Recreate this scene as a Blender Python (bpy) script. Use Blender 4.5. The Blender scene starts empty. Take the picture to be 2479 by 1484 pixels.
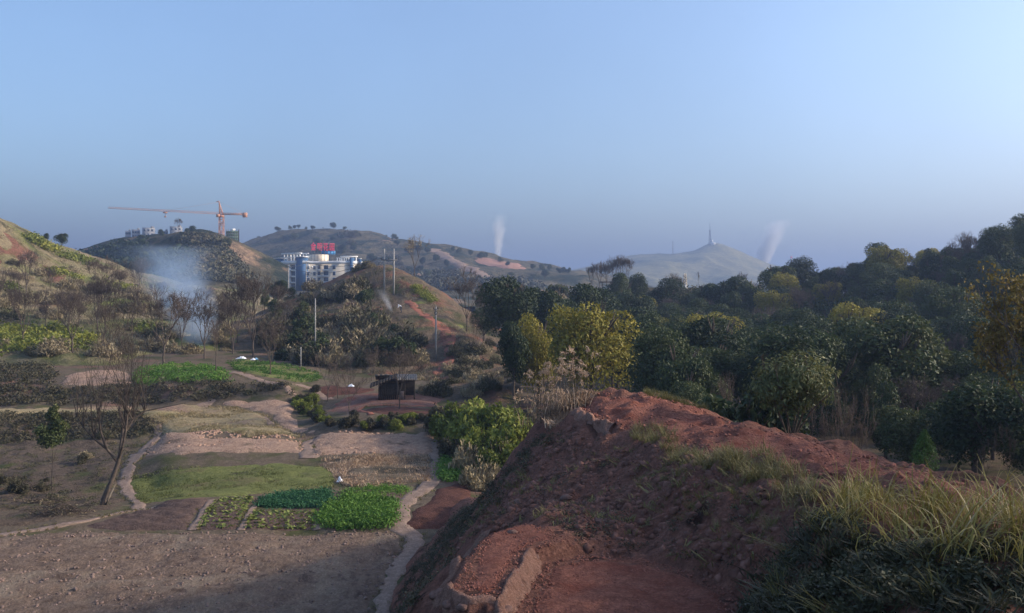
import bpy, math, random
import numpy as np
from mathutils import Vector, Matrix, geometry as mgeo

# ------------------------------------------------------------------ camera, sky, sun, exposure
scene = bpy.context.scene
COL = scene.collection
W0, H0 = 2478.0, 1483.7            # working picture units
F, CX, HY = 2146.0, 1239.0, 708.0  # focal length, centre column, horizon row

cam_data = bpy.data.cameras.new("camera")
cam = bpy.data.objects.new("camera", cam_data)
COL.objects.link(cam)
cam.location = (0, 0, 0)
cam.rotation_euler = (math.radians(90), 0, 0)
cam_data.sensor_width = 36
cam_data.lens = 36 * F / W0
cam_data.shift_y = -(H0 / 2 - HY) / W0
cam_data.clip_start = 0.1
cam_data.clip_end = 20000
scene.camera = cam

SUN_AZ, SUN_EL = 88.0, 23.0        # degrees to the right of the view, height
world = bpy.data.worlds.new("World")
scene.world = world
world.use_nodes = True
wn = world.node_tree
wn.nodes.clear()
wo = wn.nodes.new("ShaderNodeOutputWorld")
wb = wn.nodes.new("ShaderNodeBackground")
ws = wn.nodes.new("ShaderNodeTexSky")
ws.sky_type = 'NISHITA'
ws.sun_disc = False
ws.sun_elevation = math.radians(SUN_EL)
ws.sun_rotation = math.radians(SUN_AZ)
ws.altitude = 400
ws.air_density = 1.0
ws.dust_density = 5.0
ws.ozone_density = 3.5
wb.inputs["Strength"].default_value = 0.15
wc = wn.nodes.new("ShaderNodeTexCoord")
wz = wn.nodes.new("ShaderNodeTexNoise")
wz.inputs["Scale"].default_value = 2.2
wz.inputs["Detail"].default_value = 4
wr_ = wn.nodes.new("ShaderNodeMapRange")
wr_.inputs["From Min"].default_value = 0.3; wr_.inputs["From Max"].default_value = 0.7
wr_.inputs["To Min"].default_value = 0.94; wr_.inputs["To Max"].default_value = 1.06
wm = wn.nodes.new("ShaderNodeVectorMath"); wm.operation = 'SCALE'
wn.links.new(wc.outputs["Generated"], wz.inputs["Vector"])
wn.links.new(wz.outputs[0], wr_.inputs[0])
wn.links.new(ws.outputs[0], wm.inputs[0])
wn.links.new(wr_.outputs[0], wm.inputs["Scale"])
wn.links.new(wm.outputs[0], wb.inputs[0])
wn.links.new(wb.outputs[0], wo.inputs[0])

sun_data = bpy.data.lights.new("sun", 'SUN')
sun_data.energy = 2.6
sun_data.angle = math.radians(4.0)
sun_data.color = (1.0, 0.86, 0.70)
sun = bpy.data.objects.new("sun", sun_data)
COL.objects.link(sun)
a, e = math.radians(SUN_AZ), math.radians(SUN_EL)
sdir = Vector((math.sin(a) * math.cos(e), math.cos(a) * math.cos(e), math.sin(e)))
sun.rotation_euler = sdir.to_track_quat('Z', 'Y').to_euler()
sun.location = (60, 0, 60)

vs = scene.view_settings
vs.view_transform = 'Standard'
vs.look = 'None'
vs.exposure = 1.05
vs.gamma = 1.0
vs.use_curve_mapping = False
cy = scene.cycles
cy.max_bounces = 5
cy.diffuse_bounces = 2
cy.glossy_bounces = 1
cy.transmission_bounces = 2
cy.volume_bounces = 1
cy.transparent_max_bounces = 4
cy.use_denoising = True
cy.volume_step_rate = 1.0
cy.volume_max_steps = 64
cy.sample_clamp_indirect = 4.0

# ------------------------------------------------------------------ helpers: numbers
rng = np.random.default_rng(11)
random.seed(5)


def P(px, py, d):
    return Vector(((px - CX) / F * d, d, (HY - py) / F * d))


def _hash(ix, iy, seed):
    h = (ix.astype(np.int64) * 374761393 + iy.astype(np.int64) * 668265263 + seed * 974711) & 0x7fffffff
    h = ((h ^ (h >> 13)) * 1274126177) & 0x7fffffff
    h = h ^ (h >> 16)
    return (h & 0xffff) / 65535.0


def vnoise(x, y, seed=0):
    xi, yi = np.floor(x), np.floor(y)
    fx, fy = x - xi, y - yi
    fx = fx * fx * (3 - 2 * fx)
    fy = fy * fy * (3 - 2 * fy)
    a = _hash(xi, yi, seed); b = _hash(xi + 1, yi, seed)
    c = _hash(xi, yi + 1, seed); d = _hash(xi + 1, yi + 1, seed)
    return (a + (b - a) * fx) * (1 - fy) + (c + (d - c) * fx) * fy - 0.5


def fbm(x, y, seed=0, octv=4, gain=0.5):
    s, amp = 0, 1.0
    for o in range(octv):
        s = s + amp * vnoise(x, y, seed + o * 17)
        x, y = x * 2.03 + 7.1, y * 2.03 + 3.7
        amp *= gain
    return s


def inside(poly, x, y):
    poly = np.asarray(poly, float)
    r = np.zeros(np.shape(x), bool)
    j = len(poly) - 1
    for i in range(len(poly)):
        xi, yi = poly[i]; xj, yj = poly[j]
        if yi != yj:
            c = ((yi > y) != (yj > y)) & (x < (xj - xi) * (y - yi) / (yj - yi) + xi)
            r ^= c
        j = i
    return r


def edge_dist(poly, x, y):
    poly = np.asarray(poly, float)
    best = np.full(np.shape(x), 1e9)
    for i in range(len(poly)):
        a, b = poly[i - 1], poly[i]
        ab = b - a
        L = max(ab @ ab, 1e-9)
        t = np.clip(((x - a[0]) * ab[0] + (y - a[1]) * ab[1]) / L, 0, 1)
        best = np.minimum(best, np.hypot(x - a[0] - t * ab[0], y - a[1] - t * ab[1]))
    return best


class Surf:
    """A land surface through surveyed points (column, row, distance); z(x, y) in metres."""

    def __init__(self, pts, amp=0.0, scale=1.0, seed=0, octv=4, kv=1.0, rel=0.0, fold=None):
        A = np.array(pts, float)
        self.kv = kv
        u = (A[:, 0] - CX) / F
        v = np.log(A[:, 2]) * kv
        t = (HY - A[:, 1]) / F
        n = len(A)
        self.C = np.stack([u, v], 1)
        K = np.hypot(u[:, None] - u[None], v[:, None] - v[None])
        Q = np.stack([np.ones(n), u, v], 1)
        M = np.block([[K, Q], [Q.T, np.zeros((3, 3))]])
        self.w = np.linalg.lstsq(M, np.concatenate([t, np.zeros(3)]), rcond=None)[0]
        self.amp, self.scale, self.seed, self.octv, self.rel, self.fold = amp, scale, seed, octv, rel, fold
        self.win = None

    def t(self, u, v):
        out = np.empty(u.shape)
        uf, vf, of = u.ravel(), v.ravel(), out.ravel()
        n = len(self.C)
        for s in range(0, len(uf), 40000):
            uu, vv = uf[s:s + 40000], vf[s:s + 40000]
            K = np.hypot(uu[:, None] - self.C[None, :, 0], vv[:, None] - self.C[None, :, 1])
            of[s:s + 40000] = K @ self.w[:n] + self.w[n] + self.w[n + 1] * uu + self.w[n + 2] * vv
        return of.reshape(u.shape)

    def z(self, x, y):
        x, y = np.asarray(x, float), np.asarray(y, float)
        z = self.t(x / y, np.log(y) * self.kv) * y
        if self.amp:
            z = z + self.amp * fbm(x / self.scale, y / self.scale, self.seed, self.octv)
        if self.fold is not None:
            z = z + self.fold(x, y)
        return z

    def grid(self, name, px0, px1, d0, d1, nu, dens, mat):
        """mesh of the surface; dens = list of (distance, rows up to it)"""
        us = np.linspace((px0 - CX) / F, (px1 - CX) / F, nu)
        ds = []
        last = d0
        for dd, rows in dens:
            ds.append(np.geomspace(last, dd, rows, endpoint=False))
            last = dd
        ds = np.concatenate(ds + [[last]])
        U, D = np.meshgrid(us, ds)
        X, Y = U * D, D
        Z = self.z(X, Y)
        nv = len(ds)
        idx = np.arange(nu * nv).reshape(nv, nu)
        Q = np.stack([idx[:-1, :-1], idx[:-1, 1:], idx[1:, 1:], idx[1:, :-1]], -1).reshape(-1, 4)
        V = np.stack([X, Y, Z], -1).reshape(-1, 3)
        o = mesh_obj(name, V, Q, mat, smooth=True)
        o["kind"] = "structure"
        self.win = (us[0], us[-1], d0, last)
        return o

    def has(self, x, y):
        u = x / y
        return (u >= self.win[0]) & (u <= self.win[1]) & (y >= self.win[2]) & (y <= self.win[3])

    def hit(self, px, py, d0=None, d1=None, n=900):
        """first point of the surface along the line of sight through (px, py)"""
        d0 = max(d0 or 0, self.win[2]); d1 = min(d1 or 1200, self.win[3])
        ds = np.geomspace(d0, d1, n)
        x = (px - CX) / F * ds
        zz = self.z(x, ds)
        rz = (HY - py) / F * ds
        k = np.nonzero(zz >= rz)[0]
        k = k[0] if len(k) else n - 1
        if k > 0:
            g0, g1 = (rz - zz)[k - 1], (rz - zz)[k]
            f = min(1.0, max(0.0, g0 / (g0 - g1))) if g0 != g1 else 0
            d = ds[k - 1] + f * (ds[k] - ds[k - 1])
        else:
            d = ds[0]
        x = (px - CX) / F * d
        return Vector((x, d, float(self.z(np.array([x]), np.array([d]))[0])))


SURFS = []


def gz(x, y):
    x = np.atleast_1d(np.asarray(x, float)); y = np.atleast_1d(np.asarray(y, float))
    z = np.full(x.shape, -1e9)
    for s in SURFS:
        m = s.has(x, y)
        if m.any():
            z[m] = np.maximum(z[m], s.z(x[m], y[m]))
    return z


def gz1(x, y):
    return float(gz(x, y)[0])


# ------------------------------------------------------------------ helpers: meshes
def mesh_data(name, V, Fq, mats, smooth=False, rnd=None, mi=None):
    V = np.asarray(V, np.float32)
    if isinstance(Fq, np.ndarray):
        Fq = [Fq]
    Fq = [f for f in Fq if len(f)]
    me = bpy.data.meshes.new(name)
    loops = np.concatenate([f.ravel() for f in Fq]).astype(np.int32)
    tot = np.concatenate([np.full(len(f), f.shape[1], np.int32) for f in Fq])
    start = np.concatenate([[0], np.cumsum(tot)[:-1]]).astype(np.int32)
    me.vertices.add(len(V)); me.vertices.foreach_set("co", V.ravel())
    me.loops.add(len(loops)); me.loops.foreach_set("vertex_index", loops)
    me.polygons.add(len(tot)); me.polygons.foreach_set("loop_start", start)
    me.polygons.foreach_set("loop_total", tot)
    if smooth:
        me.polygons.foreach_set("use_smooth", np.ones(len(tot), bool))
    if mi is not None:
        me.polygons.foreach_set("material_index", np.asarray(mi, np.int32))
    for m in (mats if isinstance(mats, (list, tuple)) else [mats]):
        me.materials.append(m)
    if rnd is not None:
        at = me.attributes.new("rnd", 'FLOAT', 'POINT')
        at.data.foreach_set("value", np.asarray(rnd, np.float32))
    me.update(calc_edges=True)
    me.validate()
    return me


def link(name, me, parent=None):
    o = bpy.data.objects.new(name, me)
    COL.objects.link(o)
    if parent is not None:
        o.parent = parent
    return o


def mesh_obj(name, V, Fq, mats, parent=None, smooth=False, rnd=None, mi=None):
    return link(name, mesh_data(name, V, Fq, mats, smooth, rnd, mi), parent)


def tag(o, label, cat, group=None):
    o["label"] = label
    o["category"] = cat
    if group:
        o["group"] = group
    return o


def thing(name, loc, label, cat, group=None, rz=0.0):
    o = bpy.data.objects.new(name, None)
    o.empty_display_size = 0.3
    COL.objects.link(o)
    o.location = loc
    o.rotation_euler = (0, 0, rz)
    return tag(o, label, cat, group)


BOXQ = np.array([[0, 3, 2, 1], [4, 5, 6, 7], [0, 1, 5, 4], [1, 2, 6, 5], [2, 3, 7, 6], [3, 0, 4, 7]])


class MB:
    """collects boxes, bars and tubes into one mesh"""

    def __init__(self):
        self.V, self.Q, self.T, self.n = [], [], [], 0

    def add(self, V, Q=None, T=None):
        self.V.append(np.asarray(V, float))
        if Q is not None and len(Q):
            self.Q.append(np.asarray(Q) + self.n)
        if T is not None and len(T):
            self.T.append(np.asarray(T) + self.n)
        self.n += len(V)

    def box(self, x0, x1, y0, y1, z0, z1, rz=0.0, org=(0, 0)):
        V = np.array([[x0, y0, z0], [x1, y0, z0], [x1, y1, z0], [x0, y1, z0], [x0, y0, z1], [x1, y0, z1], [x1, y1, z1], [x0, y1, z1]], float)
        if rz:
            c, s = math.cos(rz), math.sin(rz)
            X = V[:, 0] * c - V[:, 1] * s + org[0]
            Y = V[:, 0] * s + V[:, 1] * c + org[1]
            V[:, 0], V[:, 1] = X, Y
        self.add(V, BOXQ)

    def bar(self, p, q, w, h=None):
        p, q = np.array(p, float), np.array(q, float)
        h = h or w
        d = q - p
        d /= np.linalg.norm(d)
        up = np.array([0, 0, 1.0]) if abs(d[2]) < 0.95 else np.array([1.0, 0, 0])
        s = np.cross(d, up); s /= np.linalg.norm(s)
        t = np.cross(s, d)
        s, t = s * w / 2, t * h / 2
        V = [p - s - t, p + s - t, p + s + t, p - s + t, q - s - t, q + s - t, q + s + t, q - s + t]
        self.add(V, BOXQ)

    def tube(self, pts, rad, sides=8, cap=True):
        pts = [np.array(p, float) for p in pts]
        n = len(pts)
        rings = []
        for i, p in enumerate(pts):
            d = pts[min(i + 1, n - 1)] - pts[max(i - 1, 0)]
            d /= (np.linalg.norm(d) + 1e-9)
            up = np.array([0, 0, 1.0]) if abs(d[2]) < 0.9 else np.array([1.0, 0, 0])
            s = np.cross(d, up); s /= np.linalg.norm(s)
            t = np.cross(s, d)
            r = rad[i] if hasattr(rad, '__len__') else rad
            an = np.arange(sides) * 2 * np.pi / sides
            rings.append(p + r * (np.cos(an)[:, None] * s + np.sin(an)[:, None] * t))
        V = np.concatenate(rings)
        Q = []
        for i in range(n - 1):
            for k in range(sides):
                a, b = i * sides + k, i * sides + (k + 1) % sides
                Q.append([a, b, b + sides, a + sides])
        T = []
        if cap:
            V = np.concatenate([V, [pts[0]], [pts[-1]]])
            m = n * sides
            for k in range(sides):
                T.append([m, (k + 1) % sides, k])
                T.append([m + 1, (n - 1) * sides + k, (n - 1) * sides + (k + 1) % sides])
        self.add(V, Q, T)

    def prism(self, poly, z0, z1):
        n = len(poly)
        V = [(x, y, z0) for x, y in poly] + [(x, y, z1) for x, y in poly]
        Q = [[i, (i + 1) % n, n + (i + 1) % n, n + i] for i in range(n)]
        T = []
        tris = mgeo.tessellate_polygon([[Vector((x, y, 0)) for x, y in poly]])
        for t in tris:
            T.append([n + t[0], n + t[1], n + t[2]])
            T.append([t[2], t[1], t[0]])
        self.add(V, Q, T)

    def build(self, name, mat, parent=None, smooth=False):
        fs = []
        if self.Q: fs.append(np.concatenate(self.Q))
        if self.T: fs.append(np.concatenate(self.T))
        return mesh_obj(name, np.concatenate(self.V), fs, mat, parent, smooth)


# ------------------------------------------------------------------ materials
class NT:
    def __init__(self, name):
        self.m = bpy.data.materials.new(name)
        self.m.use_nodes = True
        self.t = self.m.node_tree
        self.t.nodes.clear()
        self.out = self.t.nodes.new("ShaderNodeOutputMaterial")

    def n(self, typ, **kw):
        nd = self.t.nodes.new(typ)
        for k, v in kw.items():
            setattr(nd, k, v)
        return nd

    def l(self, a, b):
        self.t.links.new(a, b)

    def noise(self, scale, detail=6, rough=0.55, vec=None, dist=0.0):
        nd = self.n("ShaderNodeTexNoise")
        nd.inputs["Scale"].default_value = scale
        nd.inputs["Detail"].default_value = detail
        nd.inputs["Roughness"].default_value = rough
        nd.inputs["Distortion"].default_value = dist
        if vec is not None:
            self.l(vec, nd.inputs["Vector"])
        return nd.outputs[0]

    def ramp(self, fac, stops):
        nd = self.n("ShaderNodeValToRGB")
        cr = nd.color_ramp
        while len(cr.elements) < len(stops):
            cr.elements.new(0.5)
        for el, (p, c) in zip(cr.elements, stops):
            el.position = p
            el.color = (*c, 1) if len(c) == 3 else c
        self.l(fac, nd.inputs[0])
        return nd.outputs[0]

    def math(self, op, a, b=None, c=None, clamp=False):
        nd = self.n("ShaderNodeMath", operation=op)
        nd.use_clamp = clamp
        for i, v in enumerate((a, b, c)):
            if v is None: continue
            if isinstance(v, (int, float)): nd.inputs[i].default_value = v
            else: self.l(v, nd.inputs[i])
        return nd.outputs[0]

    def mix(self, fac, a, b, blend='MIX'):
        nd = self.n("ShaderNodeMix", data_type='RGBA', blend_type=blend)
        for s, v in ((0, fac), (6, a), (7, b)):
            if isinstance(v, (int, float)): nd.inputs[s].default_value = v
            elif isinstance(v, tuple): nd.inputs[s].default_value = (*v, 1)
            else: self.l(v, nd.inputs[s])
        return nd.outputs[2]

    def finish(self, col, rough=0.9, bump=None, bstr=0.5, bdist=0.1, spec=0.2, metal=0.0, trans=0.0):
        b = self.n("ShaderNodeBsdfPrincipled")
        b.inputs["Roughness"].default_value = rough
        b.inputs["Specular IOR Level"].default_value = spec
        b.inputs["Metallic"].default_value = metal
        if isinstance(col, tuple): b.inputs["Base Color"].default_value = (*col, 1)
        else: self.l(col, b.inputs["Base Color"])
        if bump is not None:
            bp = self.n("ShaderNodeBump")
            bp.inputs["Strength"].default_value = bstr
            bp.inputs["Distance"].default_value = bdist
            self.l(bump, bp.inputs["Height"])
            self.l(bp.outputs[0], b.inputs["Normal"])
        if trans:
            tr = self.n("ShaderNodeBsdfTranslucent")
            if isinstance(col, tuple): tr.inputs[0].default_value = (*col, 1)
            else: self.l(col, tr.inputs[0])
            mx = self.n("ShaderNodeMixShader")
            mx.inputs[0].default_value = trans
            self.l(b.outputs[0], mx.inputs[1]); self.l(tr.outputs[0], mx.inputs[2])
            self.l(mx.outputs[0], self.out.inputs[0])
        else:
            self.l(b.outputs[0], self.out.inputs[0])
        return self.m


def ground_mat(name, base, spots, fine=3.0, bstr=0.6, bdist=0.08, stretch=None, bscale=None):
    """base = two colours mixed by fine noise; spots = (colour, scale, lower, upper) patches on top"""
    t = NT(name)
    pos = t.n("ShaderNodeNewGeometry").outputs["Position"]
    if stretch:
        mp = t.n("ShaderNodeMapping")
        mp.inputs["Scale"].default_value = stretch
        t.l(pos, mp.inputs[0])
        pos = mp.outputs[0]
    n1 = t.noise(fine, 8, 0.7, pos)
    col = t.ramp(n1, [(0.30, base[0]), (0.70, base[1])])
    for i, (c, sc, lo, hi) in enumerate(spots):
        n2 = t.noise(sc, 7, 0.62, pos, 0.3 + 0.1 * i)
        m = t.ramp(n2, [(lo, (0, 0, 0)), (hi, (1, 1, 1))])
        n3 = t.noise(fine * 1.7, 5, 0.7, pos)
        cc = t.mix(n3, tuple(v * 0.6 for v in c), tuple(min(1, v * 1.4) for v in c))
        col = t.mix(m, col, cc)
    n4 = t.noise(fine * 7.0, 6, 0.75, pos)
    col = t.mix(1.0, col, t.ramp(n4, [(0.30, (0.48, 0.46, 0.45)), (0.50, (1, 1, 1)), (0.72, (1.0, 1.0, 1.0))]), 'MULTIPLY')
    vo = t.n("ShaderNodeTexVoronoi"); vo.inputs["Scale"].default_value = fine * 3.0
    t.l(pos, vo.inputs["Vector"])
    col = t.mix(0.55, col, t.ramp(vo.outputs["Distance"], [(0.05, (1.25, 1.22, 1.2)), (0.55, (0.72, 0.70, 0.69))]), 'MULTIPLY')
    b1 = t.math('ADD', t.noise(bscale or fine * 1.3, 9, 0.8, pos), t.math('MULTIPLY', vo.outputs["Distance"], -0.25))
    return t.finish(col, 0.95, b1, bstr, bdist, 0.1)


def leaf_mat(name, stops, trans=0.25, rough=0.6, spec=0.25, jitter=0.35, nscale=0.6, leafvar=0.55):
    t = NT(name)
    at = t.n("ShaderNodeAttribute", attribute_name="rnd").outputs["Fac"]
    oi = t.n("ShaderNodeObjectInfo").outputs["Random"]
    oc = t.n("ShaderNodeTexCoord").outputs["Object"]
    nz = t.noise(nscale, 3, 0.6, oc)
    f = t.math('ADD', t.math('MULTIPLY', at, leafvar), t.math('MULTIPLY', t.math('SUBTRACT', nz, 0.25), 0.9))
    f = t.math('ADD', f, t.math('MULTIPLY', t.math('SUBTRACT', oi, 0.5), jitter), clamp=True)
    n = len(stops)
    col = t.ramp(f, [(0.12 + 0.8 * i / max(1, n - 1), c) for i, c in enumerate(stops)])
    return t.finish(col, rough, spec=spec, trans=trans)


def plain_mat(name, col, rough=0.8, var=0.25, scale=2.0, spec=0.3, metal=0.0, bstr=0.2, obj=True):
    t = NT(name)
    vec = t.n("ShaderNodeTexCoord").outputs["Object"] if obj else t.n("ShaderNodeNewGeometry").outputs["Position"]
    n1 = t.noise(scale, 6, 0.65, vec)
    c = t.ramp(n1, [(0.3, tuple(v * (1 - var) for v in col)), (0.7, tuple(min(1, v * (1 + var)) for v in col))])
    return t.finish(c, rough, n1, bstr, 0.02, spec, metal)


M = {}
M['ground'] = ground_mat('ground_soil', ((0.10, 0.075, 0.05), (0.19, 0.145, 0.10)),
                         [((0.085, 0.085, 0.035), 0.35, 0.50, 0.62), ((0.20, 0.115, 0.085), 0.16, 0.54, 0.66), ((0.05, 0.045, 0.035), 0.22, 0.60, 0.70)], 2.5)
M['grey_soil'] = ground_mat('grey_brown_soil', ((0.125, 0.085, 0.061), (0.28, 0.20, 0.148)),
                            [((0.27, 0.21, 0.155), 0.55, 0.50, 0.66), ((0.09, 0.06, 0.048), 0.9, 0.58, 0.70)], 3.4, 1.0, 0.14, (0.8, 0.55, 1), 4.5)
M['brown_soil'] = ground_mat('brown_soil', ((0.085, 0.056, 0.045), (0.185, 0.125, 0.10)), [((0.07, 0.045, 0.037), 0.9, 0.55, 0.7)], 4.0, 0.9, 0.1)
M['pink_soil'] = ground_mat('pink_soil', ((0.29, 0.18, 0.125), (0.52, 0.36, 0.26)),
                            [((0.16, 0.115, 0.08), 0.5, 0.56, 0.68)], 2.6, 1.0, 0.16)
M['red_soil'] = ground_mat('red_soil', ((0.20, 0.080, 0.056), (0.42, 0.18, 0.125)),
                           [((0.25, 0.085, 0.056), 1.1, 0.48, 0.66), ((0.17, 0.10, 0.072), 0.7, 0.60, 0.72)], 5.0, 1.0, 0.12, None, 7.0)
M['dark_red_soil'] = ground_mat('dark_red_soil', ((0.085, 0.038, 0.029), (0.175, 0.082, 0.060)), [((0.05, 0.026, 0.021), 0.9, 0.5, 0.7)], 4.0, 0.9, 0.1)
M['shed_soil'] = ground_mat('shed_soil', ((0.17, 0.085, 0.062), (0.31, 0.18, 0.135)), [((0.24, 0.085, 0.055), 0.4, 0.5, 0.62)], 2.0, 0.8, 0.1)
M['beige_grass'] = ground_mat('dry_grass_turf', ((0.25, 0.195, 0.105), (0.44, 0.35, 0.20)),
                              [((0.19, 0.175, 0.075), 0.25, 0.52, 0.66), ((0.32, 0.21, 0.15), 0.18, 0.54, 0.64), ((0.11, 0.09, 0.06), 0.4, 0.62, 0.70)], 2.2, 0.9, 0.15, (0.45, 1.2, 1))
M['green_grass'] = ground_mat('green_grass_turf', ((0.11, 0.125, 0.036), (0.24, 0.25, 0.085)),
                              [((0.18, 0.14, 0.075), 0.42, 0.52, 0.64), ((0.08, 0.068, 0.05), 0.33, 0.60, 0.66)], 3.0, 0.9, 0.12, (0.5, 1.1, 1))
M['stubble'] = ground_mat('brown_stubble', ((0.13, 0.098, 0.065), (0.30, 0.235, 0.16)),
                          [((0.085, 0.07, 0.048), 0.45, 0.5, 0.64), ((0.12, 0.12, 0.05), 0.3, 0.58, 0.68)], 2.6, 0.9, 0.14, (0.5, 1.2, 1))
M['path'] = ground_mat('trodden_earth', ((0.21, 0.145, 0.11), (0.36, 0.26, 0.20)), [((0.20, 0.145, 0.10), 0.8, 0.56, 0.7)], 2.5, 0.5, 0.05)
M['red_path'] = ground_mat('red_trodden_earth', ((0.25, 0.095, 0.06), (0.40, 0.16, 0.105)), [((0.20, 0.10, 0.07), 0.8, 0.56, 0.7)], 2.5, 0.5, 0.05)
M['mound'] = ground_mat('mound_earth', ((0.185, 0.085, 0.062), (0.41, 0.20, 0.14)),
                        [((0.34, 0.145, 0.098), 0.7, 0.52, 0.66), ((0.11, 0.085, 0.045), 0.5, 0.58, 0.68), ((0.075, 0.040, 0.030), 1.1, 0.56, 0.66)], 4.5, 1.0, 0.22, None, 3.2)
M['lip'] = ground_mat('pale_earth_lip', ((0.30, 0.155, 0.11), (0.48, 0.28, 0.205)), [((0.17, 0.085, 0.06), 2.5, 0.56, 0.68), ((0.40, 0.27, 0.21), 4.0, 0.60, 0.70)], 9.0, 1.0, 0.10)
M['leftslope'] = ground_mat('scrubby_slope', ((0.19, 0.155, 0.09), (0.36, 0.29, 0.175)),
                            [((0.16, 0.175, 0.055), 0.085, 0.47, 0.60), ((0.30, 0.165, 0.11), 0.06, 0.60, 0.68), ((0.085, 0.08, 0.042), 0.12, 0.53, 0.63)], 0.9, 1.0, 0.5)
M['ridge'] = ground_mat('ridge_earth', ((0.105, 0.078, 0.05), (0.215, 0.16, 0.105)),
                        [((0.23, 0.105, 0.07), 0.13, 0.53, 0.62), ((0.085, 0.088, 0.035), 0.10, 0.55, 0.64)], 1.0, 1.0, 0.35)
M['ridge_red'] = ground_mat('ridge_red_earth', ((0.15, 0.07, 0.048), (0.29, 0.14, 0.095)), [((0.16, 0.13, 0.06), 0.35, 0.5, 0.6), ((0.11, 0.065, 0.045), 0.5, 0.55, 0.65)], 1.5, 1.0, 0.3)
M['farhill'] = ground_mat('far_scrub', ((0.065, 0.06, 0.032), (0.20, 0.165, 0.095)),
                          [((0.035, 0.045, 0.024), 0.03, 0.47, 0.55), ((0.36, 0.24, 0.15), 0.016, 0.60, 0.65)], 0.12, 1.0, 2.5)
M['towerhill'] = ground_mat('grassy_hill', ((0.17, 0.17, 0.07), (0.33, 0.29, 0.135)),
                            [((0.07, 0.09, 0.045), 0.006, 0.48, 0.62)], 0.03, 0.8, 6.0)
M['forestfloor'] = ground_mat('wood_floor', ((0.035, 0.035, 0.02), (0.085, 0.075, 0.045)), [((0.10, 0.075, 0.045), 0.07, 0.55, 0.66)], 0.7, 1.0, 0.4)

M['bark'] = plain_mat('grey_bark', (0.105, 0.082, 0.066), 0.95, 0.4, 6.0, 0.1)
M['bark_pale'] = plain_mat('pale_bark', (0.17, 0.145, 0.115), 0.95, 0.35, 6.0, 0.1)
M['ever'] = leaf_mat('evergreen_leaves', [(0.024, 0.038, 0.014), (0.047, 0.068, 0.023), (0.085, 0.100, 0.031), (0.14, 0.13, 0.045)], jitter=0.5, leafvar=.38)
M['olive'] = leaf_mat('yellow_green_leaves', [(0.10, 0.098, 0.014), (0.23, 0.20, 0.027), (0.37, 0.30, 0.045)])
M['yellow'] = leaf_mat('yellow_leaves', [(0.12, 0.09, 0.02), (0.22, 0.16, 0.035), (0.33, 0.24, 0.06)])
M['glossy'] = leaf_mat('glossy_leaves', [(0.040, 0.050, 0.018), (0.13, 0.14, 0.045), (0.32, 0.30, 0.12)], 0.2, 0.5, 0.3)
M['bushgreen'] = leaf_mat('bush_leaves', [(0.080, 0.100, 0.015), (0.18, 0.205, 0.032), (0.33, 0.34, 0.065)], 0.3)
M['scrub'] = leaf_mat('scrub_twigs', [(0.13, 0.105, 0.056), (0.24, 0.195, 0.11), (0.35, 0.285, 0.17), (0.46, 0.37, 0.24)], 0.1)
M['scrubdark'] = leaf_mat('dark_scrub', [(0.045, 0.045, 0.022), (0.085, 0.080, 0.040), (0.14, 0.12, 0.066)], 0.1)
M['bankveg'] = leaf_mat('dark_bank_plants', [(0.032, 0.030, 0.016), (0.065, 0.058, 0.030), (0.11, 0.092, 0.052)], 0.1)
M['rape'] = leaf_mat('rape_flowers', [(0.085, 0.11, 0.024), (0.18, 0.20, 0.035), (0.34, 0.31, 0.05)], 0.3)
M['veg'] = leaf_mat('vegetable_leaves', [(0.045, 0.095, 0.016), (0.10, 0.20, 0.030), (0.19, 0.32, 0.058)], 0.3)
M['vegdark'] = leaf_mat('dark_vegetable_leaves', [(0.018, 0.055, 0.025), (0.035, 0.11, 0.045), (0.06, 0.17, 0.07)], 0.25)
M['seedling'] = leaf_mat('seedling_leaves', [(0.12, 0.14, 0.03), (0.22, 0.25, 0.06), (0.34, 0.36, 0.11)], 0.3)
M['drygrass'] = leaf_mat('dry_grass_blades', [(0.27, 0.165, 0.10), (0.46, 0.32, 0.21), (0.66, 0.52, 0.38)], 0.25)  # albedo brightened to stand in for warm sun on the knoll plumes
M['reed'] = leaf_mat('reed_grass_blades', [(0.13, 0.085, 0.024), (0.20, 0.155, 0.036), (0.28, 0.23, 0.060), (0.50, 0.40, 0.22)], 0.25)
M['verge'] = leaf_mat('verge_grass_blades', [(0.085, 0.078, 0.022), (0.16, 0.14, 0.042), (0.28, 0.225, 0.10)], 0.25)
M['beigeblade'] = leaf_mat('beige_turf_blades', [(0.20, 0.155, 0.07), (0.31, 0.245, 0.125), (0.42, 0.34, 0.20)], 0.2)
M['meadowblade'] = leaf_mat('meadow_blades', [(0.085, 0.10, 0.026), (0.15, 0.165, 0.046), (0.24, 0.225, 0.085)], 0.2)
M['hollow'] = ground_mat('hollow_earth', ((0.085, 0.062, 0.044), (0.175, 0.13, 0.095)), [((0.075, 0.085, 0.03), 0.35, 0.54, 0.64), ((0.05, 0.042, 0.034), 0.5, 0.54, 0.64)], 2.5, 1.0, 0.15)
M['under'] = leaf_mat('undergrowth_leaves', [(0.022, 0.020, 0.011), (0.050, 0.052, 0.024), (0.105, 0.10, 0.052)], 0.15)
M['cypress'] = leaf_mat('cypress_leaves', [(0.055, 0.10, 0.022), (0.10, 0.165, 0.04), (0.15, 0.22, 0.06)], 0.25)
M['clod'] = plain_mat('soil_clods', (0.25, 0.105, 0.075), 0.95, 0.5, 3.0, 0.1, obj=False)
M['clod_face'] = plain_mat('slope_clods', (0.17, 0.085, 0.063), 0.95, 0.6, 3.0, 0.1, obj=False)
M['clod_lip'] = plain_mat('bank_clods', (0.30, 0.16, 0.115), 0.95, 0.5, 4.0, 0.1, obj=False)
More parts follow.
